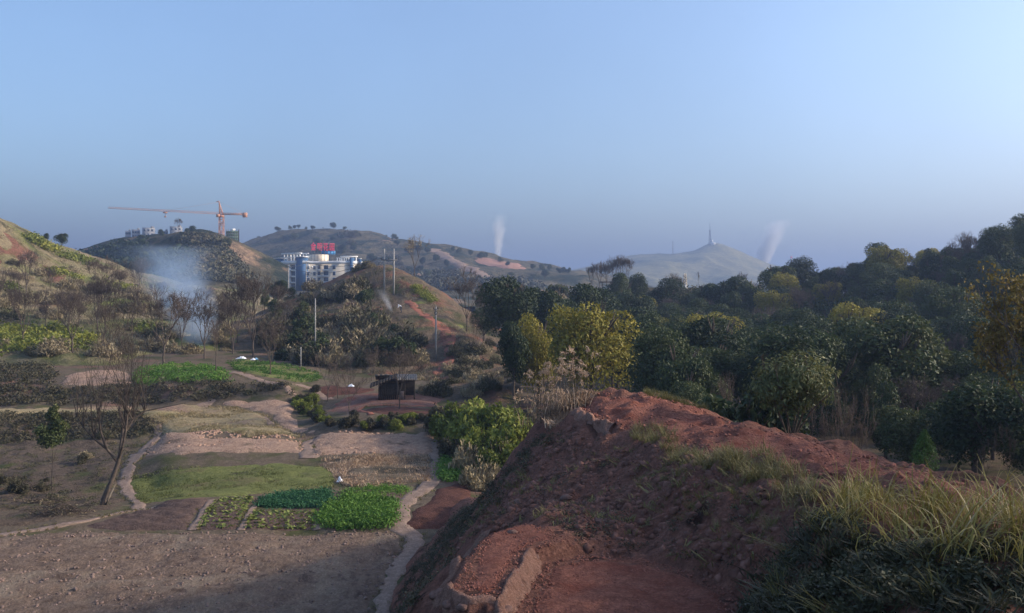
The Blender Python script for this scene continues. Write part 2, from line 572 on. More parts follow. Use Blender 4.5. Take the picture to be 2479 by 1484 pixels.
M['clod_grey'] = plain_mat('grey_clods', (0.20, 0.14, 0.115), 0.95, 0.45, 2.0, 0.1, obj=False)
M['clod_pink'] = plain_mat('pink_clods', (0.34, 0.215, 0.15), 0.95, 0.4, 2.0, 0.1, obj=False)
M['straw'] = plain_mat('old_straw', (0.115, 0.09, 0.062), 0.95, 0.5, 5.0, 0.1)
M['wood'] = plain_mat('weathered_wood', (0.115, 0.088, 0.068), 0.9, 0.4, 4.0, 0.1)
M['darkwood'] = plain_mat('dark_boards', (0.045, 0.036, 0.030), 0.9, 0.4, 4.0, 0.1)
M['concrete'] = plain_mat('pole_concrete', (0.30, 0.285, 0.265), 0.85, 0.2, 1.5)
M['steel'] = plain_mat('grey_steel', (0.15, 0.15, 0.16), 0.6, 0.2, 1.5, 0.4)
M['wire'] = plain_mat('wire', (0.05, 0.05, 0.055), 0.6, 0.1, 1.0)
M['white_paint'] = plain_mat('white_paint', (0.78, 0.77, 0.75), 0.7, 0.06, 0.4)
M['cream'] = plain_mat('cream_render', (0.76, 0.65, 0.50), 0.8, 0.07, 0.4)
M['far_wall'] = plain_mat('far_render', (0.24, 0.24, 0.25), 0.85, 0.12, 0.4)
M['grey_wall'] = plain_mat('grey_render', (0.40, 0.39, 0.38), 0.8, 0.08, 0.4)
M['blue_wall'] = plain_mat('blue_panels', (0.035, 0.10, 0.21), 0.6, 0.15, 0.5)
M['glass'] = plain_mat('dark_glass', (0.06, 0.085, 0.12), 0.15, 0.2, 0.7, 0.6)
M['sign_red'] = plain_mat('sign_red', (0.75, 0.04, 0.10), 0.5, 0.1, 0.5)
M['sign_blue'] = plain_mat('sign_blue', (0.04, 0.22, 0.50), 0.5, 0.1, 0.5)
M['crane'] = plain_mat('crane_orange', (0.52, 0.26, 0.15), 0.6, 0.12, 0.5)
M['net'] = plain_mat('green_net', (0.16, 0.24, 0.16), 0.9, 0.3, 0.5)
M['plastic'] = plain_mat('white_plastic', (0.82, 0.83, 0.84), 0.5, 0.08, 3.0)
M['plastic_blue'] = plain_mat('blue_plastic', (0.25, 0.45, 0.60), 0.5, 0.1, 3.0)
M['skin'] = plain_mat('skin', (0.40, 0.26, 0.18), 0.7, 0.1)
M['cloth_dark'] = plain_mat('dark_cloth', (0.035, 0.04, 0.055), 0.9, 0.2)
M['cloth_white'] = plain_mat('white_cloth', (0.72, 0.73, 0.76), 0.9, 0.06)
M['hair'] = plain_mat('black_hair', (0.015, 0.013, 0.012), 0.7, 0.2)
M['rock'] = plain_mat('pale_red_stone', (0.17, 0.098, 0.076), 0.9, 0.35, 3.0, 0.15, bstr=0.6)
M['roofstraw'] = plain_mat('grey_thatch', (0.20, 0.175, 0.15), 0.95, 0.4, 6.0, 0.1)

# ------------------------------------------------------------------ the land
def col_pts(cols):
    out = []
    for px, prof in cols.items():
        for d, z in prof:
            out.append((px, HY - z * F / d, d))
    return out


base_near = [(6, -14), (14, -12.6), (22, -11.9), (32, -11.5), (42.8, -11.5), (43.4, -11.35)]
far = [(150, -8.5), (240, -11), (420, -14), (800, -18), (1500, -22), (3000, -24), (6400, -26)]
mid = base_near + [(47.5, -11.3), (56.5, -11.1), (58.2, -10.85), (64, -10.75), (65.6, -10.5), (80, -10.4), (82, -10.2), (84.5, -8.7), (105, -8.2), (125, -8.0)] + far
lft = base_near + [(46.8, -11.5), (55, -12.1), (66, -12.2), (73, -12.0), (75.5, -10.6), (81, -10.5), (83, -10.2), (86, -8.9), (96, -8.3), (115, -7.8)] + far
rgt = base_near + [(47.5, -11.3), (56.5, -11.1), (58.2, -10.9), (66.0, -10.7), (67.2, -10.6), (69.8, -9.65), (88, -9.4), (100, -9.2), (125, -9.0)] + far
gul = [(6, -14), (22, -12.5), (42, -11.8), (60, -11.2), (80, -11), (110, -11.5), (140, -12)] + far[1:]
dit = base_near + [(47.5, -11.3), (56.5, -11.1), (64, -10.9), (67, -10.9), (72, -11.0), (80, -10.6), (84, -10.0), (90, -9.0), (105, -8.4), (125, -8.0)] + far
S_valley = Surf(col_pts({-900: lft, -300: lft, 0: lft, 150: lft, 290: lft[:6] + lft[6:], 372: lft, 400: mid, 500: mid, 600: mid, 690: mid,
                         715: dit, 765: dit, 800: rgt, 900: rgt, 1000: rgt, 1070: rgt, 1200: gul, 1500: gul, 2000: gul, 2700: gul, 3400: gul}),
                amp=0.28, scale=5.0, seed=3, octv=5, kv=0.8)
g = S_valley.grid("ground", -900, 3400, 6, 6400, 370, [(28, 18), (48, 74), (100, 170), (170, 44), (500, 24), (6400, 20)], M['ground'])
SURFS.append(S_valley)

# right of the view the wooded hill goes on, and keeps the low sun off the near ground
ZB = lambda z, d: HY - z * F / d

mound_pts = [
    # far edge of the red field and what falls away behind it
    (1330, 985, 31), (1400, 957, 31), (1450, 947, 31), (1560, 951, 30.5), (1650, 972, 29.5), (1700, 990, 28.5), (1800, 1020, 27), (1900, 1045, 25.5),
    (2000, 1070, 23.5), (2100, 1090, 21), (2200, 1115, 19), (2300, 1145, 17), (2400, 1175, 15), (2478, 1200, 14), (2700, 1260, 12), (3000, 1330, 10.5),
    (1330, 1090, 38), (1450, 1065, 40), (1560, 1075, 40), (1650, 1095, 38), (1800, 1135, 35), (1900, 1165, 33), (2100, 1220, 28), (2300, 1290, 23), (2478, 1350, 19), (2700, 1420, 16), (3000, 1500, 14),
    (1330, 1200, 46), (1650, 1200, 46), (2000, 1290, 46), (2478, 1500, 46), (3000, 1700, 46),
    # field
    (1440, 985, 28), (1540, 992, 26), (1640, 1030, 23.5), (1800, 1080, 20), (1950, 1112, 18), (2100, 1142, 16), (2250, 1182, 13.5), (2400, 1232, 11), (2700, 1310, 9),
    # near lip
    (1375, 990, 27.5), (1420, 1012, 26), (1470, 1045, 24.5), (1520, 1055, 23.5), (1600, 1060, 22), (1650, 1090, 19.5), (1750, 1122, 17), (1850, 1145, 15), (1950, 1175, 13),
    (2000, 1232, 11.3), (2100, 1280, 10), (2300, 1325, 8.8), (2478, 1345, 8.2), (2700, 1400, 7.6),
    # bank face
    (1365, 1035, 27.0), (1300, 1065, 28), (1400, 1100, 24.7), (1465, 1095, 24.0), (1500, 1150, 21.3), (1600, 1150, 19.7), (1350, 1180, 22), (1250, 1170, 25), (1210, 1230, 22),
    (1300, 1245, 18.5), (1450, 1240, 17.6), (1600, 1260, 16.2), (1750, 1240, 14.5), (1850, 1270, 13.0), (1920, 1340, 11.8), (2050, 1400, 9.6),
    (1400, 1320, 14.9), (1520, 1335, 14.2), (1650, 1350, 13.6), (1760, 1390, 12.9),
    # bottom right
    (1850, 1484, 10.2), (2000, 1484, 8.6), (2200, 1484, 7.7), (2478, 1484, 6.9), (1850, 1440, 11.0), (2700, 1560, 6.4), (2000, 1650, 6.4), (1750, 1700, 8), (2478, 1600, 6.2),
    # left slope down to the valley path
    (1255, 1095, 30), (1240, 1150, 36), (1200, 1175, 33), (1150, 1215, 37), (1160, 1250, 28), (1100, 1265, 38), (1060, 1310, 37), (1110, 1310, 25), (1050, 1350, 31),
    (1010, 1410, 31), (1060, 1400, 23), (1000, 1484, 27.5), (1050, 1470, 19), (1040, 1560, 15), (1100, 1560, 11.0), (1010, 1560, 22),
    (1140, 1318, 16.8), (1040, 1432, 14.5), (1110, 1480, 11.9), (1180, 1500, 11.5),
    (1040, 1300, 42), (985, 1370, 36.8), (955, 1440, 33.6), (930, 1500, 31), (1130, 1200, 46), (1000, 1300, 46), (900, 1440, 46), (900, 1560, 30), (900, 1700, 20), (950, 1800, 12), (1100, 1800, 8), (1500, 1850, 6.3),
    (1200, 1210, 46),
]
for zt, pts in ((-4.19, [(1280, 1275), (1180, 1303), (1130, 1352), (1080, 1424), (1130, 1446), (1200, 1400), (1280, 1352), (1360, 1318), (1240, 1330)]),
                (-4.42, [(1390, 1352), (1310, 1400), (1250, 1484), (1500, 1362), (1600, 1378), (1700, 1408), (1780, 1446), (1750, 1484), (1500, 1450), (1220, 1560), (1750, 1560), (1450, 1400), (1400, 1560)])):
    for px, py in pts:
        mound_pts.append((px, py, -zt * F / (py - HY)))
# sunken field between divider and terrace
S_mound = Surf(mound_pts, amp=0.10, scale=0.9, seed=21, octv=4, kv=1.0)
_mz = S_mound.z


def flat_poly(zt, pts):
    return np.array([((px - CX) / F * (-zt * F / (py - HY)), -zt * F / (py - HY)) for px, py in pts])


FLAT1 = (-4.19, flat_poly(-4.19, [(1078, 1432), (1112, 1378), (1155, 1315), (1190, 1290), (1280, 1270), (1340, 1288), (1392, 1326), (1325, 1345), (1292, 1356), (1262, 1385), (1240, 1420), (1205, 1458), (1130, 1455)]))
FLAT2 = (-4.42, flat_poly(-4.42, [(1300, 1362), (1400, 1343), (1560, 1352), (1695, 1392), (1780, 1436), (1800, 1470), (1810, 1620), (1205, 1620), (1240, 1480), (1280, 1400)]))


def mound_z(x, y):
    z = mound_raw(x, y)
    for zt, pl in (FLAT1, FLAT2):
        near_ = (x > pl[:, 0].min() - 1) & (x < pl[:, 0].max() + 1) & (y > pl[:, 1].min() - 1) & (y < pl[:, 1].max() + 1)
        if near_.any():
            xx, yy = x[near_], y[near_]
            sd = np.where(inside(pl, xx, yy), 1, -1) * edge_dist(pl, xx, yy)
            w = np.clip((sd + .12) / .2, 0, 1); w = w * w * (3 - 2 * w)
            z = z.copy()
            z[near_] = z[near_] * (1 - w) + (zt + .02 * fbm(xx / .5, yy / .5, 33, 3)) * w
    return z


def mound_raw(x, y):
    z = _mz(x, y)
    # lumpy eroded faces, smoother terraces
    ter = inside(MOUND_FLAT, (x / y) * F + CX, HY - z / y * F)
    rough = np.where(ter, 0.15, 1.0)
    return z + rough * (-0.14 + 0.36 * fbm(x / 1.9 + 3, y / 2.4, 41, 3) + 0.30 * np.abs(fbm(x / 0.7, y / 1.1, 45, 4)) - 0.22 * np.clip(fbm(x / 0.9, y / 1.6, 49, 3) - .12, 0, 1))


MOUND_FLAT = [(1070, 1430), (1170, 1295), (1280, 1265), (1400, 1330), (1560, 1350), (1700, 1390), (1800, 1440), (1800, 1600), (1180, 1600), (1200, 1480), (1120, 1455)]
S_mound.z = mound_z
S_mound.grid("earth_mound", 890, 3000, 6.2, 46, 390, [(12, 56), (32, 180), (46, 20)], M['mound'])
SURFS.append(S_mound)

# left hillside
lh = [(-700, 900, 90), (-300, 895, 95), (0, 868, 102), (200, 866, 104), (400, 848, 115), (560, 828, 125), (640, 815, 135), (720, 830, 145),
      (-700, 790, 105), (-300, 770, 118), (0, 760, 130), (200, 752, 140), (400, 745, 152), (560, 765, 165), (640, 780, 172),
      (-300, 640, 145), (0, 645, 168), (100, 655, 178), (200, 680, 190), (300, 692, 200), (400, 702, 208), (500, 718, 218), (600, 738, 225), (700, 760, 230),
      (-700, 380, 150), (-300, 450, 170), (-60, 478, 182), (0, 530, 190), (45, 548, 200), (100, 577, 215), (150, 603, 230), (220, 628, 240), (300, 648, 250), (380, 672, 260), (500, 695, 272), (600, 712, 285), (720, 740, 290),
      (-700, 480, 230), (-300, 540, 240), (0, 600, 250), (100, 640, 270), (220, 690, 290), (380, 725, 310), (600, 760, 330), (720, 780, 330),
      (-300, 960, 84), (0, 950, 90), (300, 930, 94), (600, 900, 106), (740, 900, 118)]
S_left = Surf(lh, amp=1.6, scale=11, seed=51, octv=5, fold=lambda x, y: 0.5 * np.abs(fbm(x / 3.0, y / 5.0, 57, 3)))
S_left.grid("hillside", -700, 740, 84, 330, 240, [(150, 80), (270, 110), (330, 14)], M['leftslope'])
SURFS.append(S_left)

# middle ridge with the poles
rd = [(560, 850, 120), (640, 872, 112), (760, 905, 101), (880, 925, 95), (1000, 935, 92), (1060, 945, 88), (1110, 962, 84), (1170, 975, 82), (1240, 990, 80), (560, 1020, 78), (700, 1030, 78), (860, 1030, 78), (1000, 1030, 78), (1080, 1030, 77), (1160, 1040, 76), (1250, 1060, 75), (860, 965, 88), (960, 972, 86), (1030, 968, 85),
      (640, 800, 132), (700, 800, 130), (800, 812, 122), (900, 845, 112), (960, 850, 112), (1010, 845, 116), (1055, 880, 108), (1110, 852, 110), (1160, 846, 110), (1220, 862, 108), (1110, 905, 97), (1170, 890, 96), (1230, 890, 94), (1140, 940, 86), (1210, 935, 84),
      (740, 740, 155), (820, 735, 155), (900, 745, 140), (968, 750, 140), (1030, 775, 131), (1090, 805, 124), (1140, 815, 121),
      (600, 775, 165), (660, 742, 170), (740, 716, 178), (800, 697, 180), (850, 664, 180), (880, 649, 180), (910, 644, 178), (945, 643, 174), (975, 649, 168), (1010, 672, 158), (1055, 708, 150), (1095, 742, 145), (1150, 797, 136), (1200, 842, 128), (1260, 880, 120),
      (930, 715, 150), (955, 715, 150), (1000, 735, 142),
      (600, 820, 210), (740, 790, 230), (850, 760, 235), (945, 750, 230), (1050, 800, 210), (1150, 870, 190), (1260, 930, 170), (560, 830, 180)]
S_ridge = Surf(rd, amp=0.9, scale=7, seed=61, octv=5, fold=lambda x, y: 0.35 * np.abs(fbm(x / 2.0, y / 3.0, 67, 3)))
S_ridge.grid("ridge", 560, 1260, 77, 235, 230, [(160, 160), (200, 44), (235, 10)], M['ridge'])
SURFS.append(S_ridge)

# crane hill
ch = [(-300, 690, 520), (-100, 680, 510), (100, 655, 500), (180, 625, 495), (215, 610, 490), (260, 592, 485), (300, 578, 478), (350, 577, 465), (400, 568, 445), (440, 562, 425), (480, 558, 405), (520, 563, 392), (550, 580, 383), (572, 612, 376), (590, 650, 370), (610, 690, 362), (680, 720, 360),
      (-300, 715, 330), (100, 705, 330), (200, 700, 325), (300, 690, 325), (400, 690, 318), (480, 680, 310), (540, 690, 300), (600, 712, 300), (700, 730, 300),
      (300, 640, 400), (400, 630, 375), (480, 620, 350), (530, 630, 345), (560, 660, 340), (200, 660, 400),
      (-300, 730, 640), (200, 680, 620), (300, 640, 600), (400, 625, 560), (480, 620, 520), (550, 650, 500), (620, 710, 480), (700, 740, 480),
      (-300, 740, 280), (300, 735, 280), (700, 745, 270)]
S_crane = Surf(ch, amp=2.2, scale=26, seed=71, octv=5)
S_crane.grid("hill", -300, 700, 285, 600, 240, [(500, 130), (600, 16)], M['farhill'])
SURFS.append(S_crane)

# far hill behind the apartments
fh = [(400, 690, 980), (520, 645, 950), (580, 605, 900), (640, 589, 880), (672, 566, 862), (720, 555, 850), (800, 553, 840), (850, 568, 830), (930, 575, 800), (1000, 587, 780), (1050, 598, 760), (1100, 612, 740), (1200, 624, 705), (1270, 642, 685), (1330, 662, 665), (1370, 672, 655), (1450, 690, 645), (1560, 712, 640), (1700, 730, 640),
      (400, 715, 560), (560, 712, 530), (700, 700, 530), (860, 695, 520), (1000, 702, 500), (1150, 708, 470), (1300, 715, 460), (1450, 722, 450), (1700, 735, 450),
      (400, 775, 300), (700, 770, 300), (1000, 765, 300), (1200, 765, 300), (1450, 765, 300), (1700, 770, 300),
      (600, 640, 720), (680, 630, 700), (760, 615, 700), (860, 625, 680), (960, 640, 640), (1060, 640, 640), (1150, 665, 600), (1260, 672, 600), (1340, 690, 580),
      (1000, 640, 670), (1100, 630, 660), (1180, 690, 530),
      (400, 730, 1300), (640, 660, 1200), (800, 640, 1150), (1000, 650, 1100), (1200, 670, 1050), (1400, 710, 1000), (1700, 740, 1000)]
S_far = Surf(fh, amp=9, scale=70, seed=81, octv=5, fold=lambda x, y: 2.5 * fbm(x / 18, y / 22, 83, 3))
S_far.grid("hill", 400, 1700, 300, 1100, 220, [(450, 30), (900, 140), (1100, 10)], M['farhill'])
SURFS.append(S_far)

# tower hill
th = [(1150, 715, 2200), (1300, 690, 2150), (1360, 659, 2100), (1450, 642, 2060), (1520, 622, 2040), (1600, 610, 2020), (1670, 608, 2000), (1695, 598, 2000), (1719, 588, 2000), (1745, 594, 2000), (1790, 612, 1990), (1850, 636, 1970), (1920, 661, 1940), (2000, 684, 1900), (2100, 705, 1900), (2200, 715, 1900), (2400, 722, 1900),
      (1150, 722, 1100), (1400, 722, 1150), (1700, 722, 1150), (2000, 722, 1200), (2400, 726, 1300),
      (1460, 655, 1850), (1560, 626, 1880), (1620, 628, 1800), (1680, 630, 1800), (1720, 648, 1700), (1760, 668, 1600), (1800, 688, 1500),
      (1520, 660, 1640), (1580, 652, 1640), (1630, 668, 1560), (1690, 690, 1480), (1640, 648, 1730), (1700, 672, 1640), (1600, 690, 1400), (1800, 660, 1780), (1880, 680, 1700),
      (1300, 720, 2600), (1719, 680, 2500), (2100, 725, 2500)]
S_tower = Surf(th, amp=10, scale=120, seed=91, octv=4, fold=lambda x, y: -42 * np.abs(fbm(x / 150 + y / 900, y / 520, 93, 3)) * np.clip((2010 - y) / 150, 0, 1))
S_tower.grid("hill", 1150, 2400, 1150, 2500, 180, [(2050, 110), (2500, 10)], M['towerhill'])
SURFS.append(S_tower)
lowhill = Surf([(1900, 730, 3200), (2050, 708, 3100), (2120, 690, 3050), (2165, 655, 3000), (2215, 650, 3000), (2300, 665, 3000), (2478, 660, 3000), (2900, 640, 3000), (1900, 740, 2700), (2900, 730, 2700), (2300, 728, 2700), (1900, 745, 3500), (2900, 735, 3500), (2300, 720, 3500)], amp=10, scale=150, seed=95)
lowhill.grid("hill", 1900, 2900, 2700, 3500, 60, [(3500, 24)], M['towerhill'])

# wooded slope on the right
fs = [(1150, 738, 225), (1300, 722, 235), (1430, 706, 240), (1520, 700, 240), (1600, 697, 240), (1700, 700, 240), (1800, 710, 235), (1900, 726, 225), (1980, 738, 212), (2050, 708, 200), (2150, 692, 190), (2250, 688, 180), (2330, 690, 172), (2400, 645, 165), (2478, 622, 160), (2600, 560, 152), (2800, 500, 145), (3200, 360, 135), (3800, 250, 130),
      (1150, 800, 180), (1300, 800, 180), (1430, 790, 190), (1600, 800, 185), (1800, 830, 170), (2000, 850, 152), (2200, 845, 140), (2400, 820, 126), (2600, 780, 115), (3000, 680, 105), (3800, 560, 95),
      (1150, 900, 135), (1300, 915, 130), (1430, 940, 125), (1600, 980, 112), (1800, 1020, 98), (2000, 1070, 84), (2200, 1110, 70), (2400, 1140, 58), (2600, 1160, 50), (3000, 1150, 45), (3800, 1100, 40),
      (1150, 1000, 80), (1430, 1010, 74), (1600, 1090, 66), (1800, 1150, 58), (2000, 1200, 50), (2200, 1260, 42), (2478, 1330, 34), (3000, 1400, 28), (3800, 1500, 24),
      (1150, 790, 290), (1430, 760, 310), (1800, 770, 310), (2050, 800, 290), (2250, 760, 260), (2478, 690, 240), (2800, 600, 230), (3800, 400, 230)]
S_wood = Surf(fs, amp=1.6, scale=14, seed=101, octv=4)
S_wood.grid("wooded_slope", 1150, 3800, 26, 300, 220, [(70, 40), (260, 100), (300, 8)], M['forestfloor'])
SURFS.append(S_wood)

# the same hill beside and behind the viewpoint, unseen, raised to shade near ground
xs = np.linspace(34, 190, 60); ys = np.linspace(-120, 62, 60)
X, Y = np.meshgrid(xs, ys)
Zh = -14 + 56 / (1 + np.exp(-(X - 72) / 11)) * (1 - 0.55 * np.clip((Y - 24) / 38, 0, 1)) + 3.0 * fbm(X / 16, Y / 16, 111, 4)
idx = np.arange(3600).reshape(60, 60)
mesh_obj("hillside", np.stack([X, Y, Zh], -1).reshape(-1, 3), np.stack([idx[:-1, :-1], idx[:-1, 1:], idx[1:, 1:], idx[1:, :-1]], -1).reshape(-1, 4), M['forestfloor'], smooth=True)["kind"] = "structure"

# ------------------------------------------------------------------ fields, beds and paths laid on the land
def resample(poly, step, closed=True):
    out = []
    n = len(poly)
    for i in range(n if closed else n - 1):
        a, b = np.array(poly[i], float), np.array(poly[(i + 1) % n], float)
        k = max(1, int(np.linalg.norm(b - a) / step))
        for j in range(k):
            out.append(a + (b - a) * j / k)
    if not closed:
        out.append(np.array(poly[-1], float))
    return np.array(out)


def patch(name, surf, poly, mat, step=0.5, lift=0.12, rough=0.06, rscale=0.6, rows=None, tuck=0.05, seed=0):
    """a plot of land: outline in picture units on SURF, its earth standing a little proud of the ground round it"""
    w = np.array([surf.hit(px, py)[:2] for px, py in poly])
    B = resample(w, step * 0.7)
    jit = np.stack([fbm(B[:, 0] / 1.3, B[:, 1] / 1.3, 200 + seed, 3), fbm(B[:, 0] / 1.3, B[:, 1] / 1.3, 300 + seed, 3)], 1)
    B = B + jit * min(0.5, step * 1.1)
    lo, hi = B.min(0), B.max(0)
    gx, gy = np.meshgrid(np.arange(lo[0], hi[0], step), np.arange(lo[1], hi[1], step))
    gx = (gx + (rng.random(gx.shape) - .5) * step * .6).ravel(); gy = (gy + (rng.random(gy.shape) - .5) * step * .6).ravel()
    k = inside(B, gx, gy)
    gx, gy = gx[k], gy[k]
    k = edge_dist(B, gx, gy) > step * 0.4
    gx, gy = gx[k], gy[k]
    pts = [Vector(p) for p in B] + [Vector((a, b)) for a, b in zip(gx, gy)]
    n = len(B)
    v, _, f, *_ = mgeo.delaunay_2d_cdt(pts, [], [list(range(n))], 1, 1e-5)
    v = np.array([(p.x, p.y) for p in v])
    f = np.array([t for t in f if len(t) == 3])
    dist = edge_dist(B, v[:, 0], v[:, 1])
    z = surf.z(v[:, 0], v[:, 1]) - tuck + (lift + tuck) * np.clip(dist / 0.35, 0, 1)
    inn = np.clip(dist / 0.5, 0, 1)
    z += inn * rough * 2.0 * fbm(v[:, 0] / rscale, v[:, 1] / rscale, 400 + seed, 4)
    if rows:
        ang, sp, h = rows
        z += inn * h * np.sin((v[:, 0] * math.cos(ang) + v[:, 1] * math.sin(ang)) * 2 * math.pi / sp + 1.5 * fbm(v[:, 0] / 4, v[:, 1] / 4, 77, 2))
    o = mesh_obj(name, np.column_stack([v, z]), f, mat, smooth=True)
    o["kind"] = "structure"
    return o, B


EDGES = []


def ribbon(name, surf, line, width, mat, lift=0.05, d1=1200):
    w = [surf.hit(px, py, d1=d1) for px, py in line]
    w = resample([(p.x, p.y) for p in w], 0.35, closed=False)
    for _ in range(6):
        w[1:-1] = (w[:-2] + w[1:-1] * 2 + w[2:]) / 4
    d = np.gradient(w, axis=0)
    d /= np.linalg.norm(d, axis=1)[:, None] + 1e-9
    nrm = np.stack([-d[:, 1], d[:, 0]], 1)
    wv = (width if not hasattr(width, '__len__') else np.interp(np.linspace(0, 1, len(w)), np.linspace(0, 1, len(width)), width)) * np.ones(len(w))
    wl = wv / 2 * (1 + 0.9 * fbm(w[:, 0] / 0.8, w[:, 1] / 0.8, 501, 3) + .5 * fbm(w[:, 0] / 3, w[:, 1] / 3, 506, 2))
    wr = wv / 2 * (1 + 0.9 * fbm(w[:, 0] / 0.8, w[:, 1] / 0.8, 502, 3) + .5 * fbm(w[:, 0] / 3, w[:, 1] / 3, 507, 2))
    cols = []
    for k, (s, l) in enumerate(((-1, -0.06), (-0.8, lift * .8), (-0.3, lift * .7), (0.3, lift * .7), (0.8, lift * .8), (1, -0.06))):
        q = w + nrm * ((wl if s < 0 else wr) * s)[:, None]
        cols.append(np.column_stack([q, surf.z(q[:, 0], q[:, 1]) + l + 0.02 * fbm(q[:, 0] * 2, q[:, 1] * 2, 503, 2)]))
    if surf is S_valley:
        for sg, wd in ((-1, wl), (1, wr)):
            for _ in range(3):
                q = w + nrm * (wd * sg * (0.8 + 0.5 * rng.random(len(w))))[:, None]
                q = q[fbm(q[:, 0] / 1.5, q[:, 1] / 1.5, 505, 2) > 0.02]
                EDGES.append(q)
    V = np.stack(cols, 1)
    nr, nc = V.shape[:2]
    idx = np.arange(nr * nc).reshape(nr, nc)
    Q = np.stack([idx[:-1, :-1], idx[:-1, 1:], idx[1:, 1:], idx[1:, :-1]], -1).reshape(-1, 4)
    o = mesh_obj(name, V.reshape(-1, 3), Q, mat, smooth=True)
    o["kind"] = "structure"
    return o


V_ = S_valley
big_field, bigB = patch("field", V_, [(-260, 1350), (0, 1303), (180, 1290), (470, 1291), (800, 1291), (955, 1287), (978, 1298), (975, 1330), (940, 1400), (912, 1455), (900, 1500), (885, 1600), (-400, 1600)],
                        M['grey_soil'], 0.26, 0.10, 0.06, 0.5, (1.75, 1.3, .03), seed=1)
patch("field", V_, [(190, 1276), (345, 1238), (400, 1216), (512, 1212), (462, 1284), (300, 1286)], M['brown_soil'], 0.2, 0.1, 0.05, 0.5, (1.2, .8, .045), seed=2)
patch("meadow", V_, [(313, 1152), (400, 1140), (520, 1128), (700, 1122), (790, 1126), (815, 1150), (808, 1182), (620, 1198), (520, 1204), (420, 1211), (338, 1218), (322, 1190)], M['green_grass'], 0.45, 0.08, 0.06, 0.8, seed=3)
patch("field", V_, [(820, 1102), (900, 1100), (1035, 1104), (1042, 1140), (1036, 1168), (960, 1176), (850, 1180), (822, 1172), (826, 1140), (790, 1118), (748, 1108)], M['stubble'], 0.45, 0.1, 0.07, 0.9, seed=4)
patch("field", V_, [(362, 1068), (520, 1062), (700, 1062), (742, 1070), (735, 1095), (640, 1098), (440, 1102), (345, 1106), (348, 1085)], M['pink_soil'], 0.45, 0.1, 0.10, 0.8, seed=5)
patch("field", V_, [(770, 1052), (860, 1049), (960, 1049), (1052, 1048), (1050, 1080), (1034, 1102), (900, 1098), (758, 1104), (752, 1075)], M['pink_soil'], 0.4, 0.16, 0.12, 0.8, seed=6)
patch("field", V_, [(392, 1052), (388, 1030), (345, 1010), (340, 990), (440, 980), (560, 984), (650, 1008), (640, 1025), (690, 1042), (740, 1056), (600, 1059)], M['beige_grass'], 0.5, 0.12, 0.12, 1.4, seed=7)
patch("field", V_, [(500, 978), (560, 970), (700, 972), (722, 990), (705, 1008), (760, 1040), (790, 1050), (720, 1048), (668, 1028), (655, 1005), (600, 988)], M['pink_soil'], 0.5, 0.12, 0.10, 1.0, seed=8)
patch("scrubland", V_, [(-200, 1068), (100, 1064), (300, 1066), (330, 1075), (292, 1140), (286, 1190), (300, 1225), (200, 1248), (90, 1268), (-200, 1300)], M['hollow'], 0.5, 0.08, 0.12, 0.8, seed=51)
patch("field", V_, [(-200, 992), (60, 989), (200, 987), (330, 984), (338, 996), (200, 999), (60, 1000), (20, 1008), (-200, 1012)], M['beige_grass'], 0.6, 0.1, 0.08, 1.0, seed=9)
patch("field", V_, [(140, 935), (165, 906), (215, 897), (300, 898), (330, 915), (320, 932)], M['pink_soil'], 0.6, 0.12, 0.12, 1.0, seed=10)
greenA, gA = patch("field", V_, [(318, 930), (330, 895), (420, 882), (500, 886), (556, 905), (560, 924), (450, 929)], M['green_grass'], 0.6, 0.1, 0.06, 1.0, seed=11)
greenB, gB = patch("field", V_, [(545, 878), (600, 868), (680, 885), (770, 905), (778, 922), (720, 925), (640, 912), (580, 898)], M['green_grass'], 0.6, 0.1, 0.06, 1.0, seed=12)
patch("field", V_, [(785, 996), (830, 962), (900, 950), (1000, 950), (1066, 962), (1066, 988), (1000, 982), (880, 985), (866, 993), (840, 1000)], M['shed_soil'], 0.45, 0.08, 0.07, 0.9, seed=13)
patch("field", V_, [(872, 994), (900, 988), (1000, 986), (1066, 990), (1066, 1004), (960, 1004), (880, 999)], M['dark_red_soil'], 0.4, 0.05, 0.06, 0.8, seed=14)
patch("field", V_, [(975, 1278), (985, 1258), (1015, 1228), (1060, 1183), (1120, 1162), (1150, 1165), (1150, 1210), (1110, 1265), (1070, 1285), (1020, 1284)], M['dark_red_soil'], 0.35, 0.1, 0.05, 0.6, seed=15)
patch("field", V_, [(760, 940), (800, 930), (880, 938), (930, 945), (880, 952), (815, 960), (790, 968)], M['dark_red_soil'], 0.5, 0.08, 0.05, 0.8, seed=16)

ribbon("path", V_, [(-200, 1322), (0, 1296), (90, 1282), (180, 1268), (260, 1250), (335, 1234), (400, 1221)], [0.55, 0.5, 0.4, 0.35], M['path'])
ribbon("path", V_, [(335, 1234), (322, 1205), (302, 1180), (300, 1155), (312, 1130), (335, 1105), (352, 1085), (375, 1062), (385, 1042), (378, 1030)], [0.85, 0.95, 1.0, 1.1, 0.7], M['path'])
ribbon("path", V_, [(1062, 1056), (1048, 1075), (1046, 1095), (1060, 1115), (1048, 1135), (1046, 1168), (1005, 1195), (965, 1225), (960, 1255), (952, 1280), (1000, 1292), (1005, 1315), (985, 1345), (960, 1385), (935, 1425), (920, 1470), (915, 1560)],
       [0.7, 0.7, 0.8, 0.9, 1.0, 1.0, 1.3, 1.0, 0.8, 0.9], M['path'])
ribbon("path", V_, [(740, 1110), (752, 1090), (740, 1075), (770, 1062)], [1.3, 0.9, 1.0], M['path'])
ribbon("path", V_, [(630, 1005), (648, 1020), (664, 1034), (690, 1046)], [0.8, 0.9, 0.7], M['path'])
ribbon("path", V_, [(480, 988), (500, 972), (520, 966)], [1.6, 1.4, 1.0], M['path'])
ribbon("path", V_, [(515, 1210), (490, 1245), (466, 1284)], [0.6, 0.55, 0.5], M['path'])
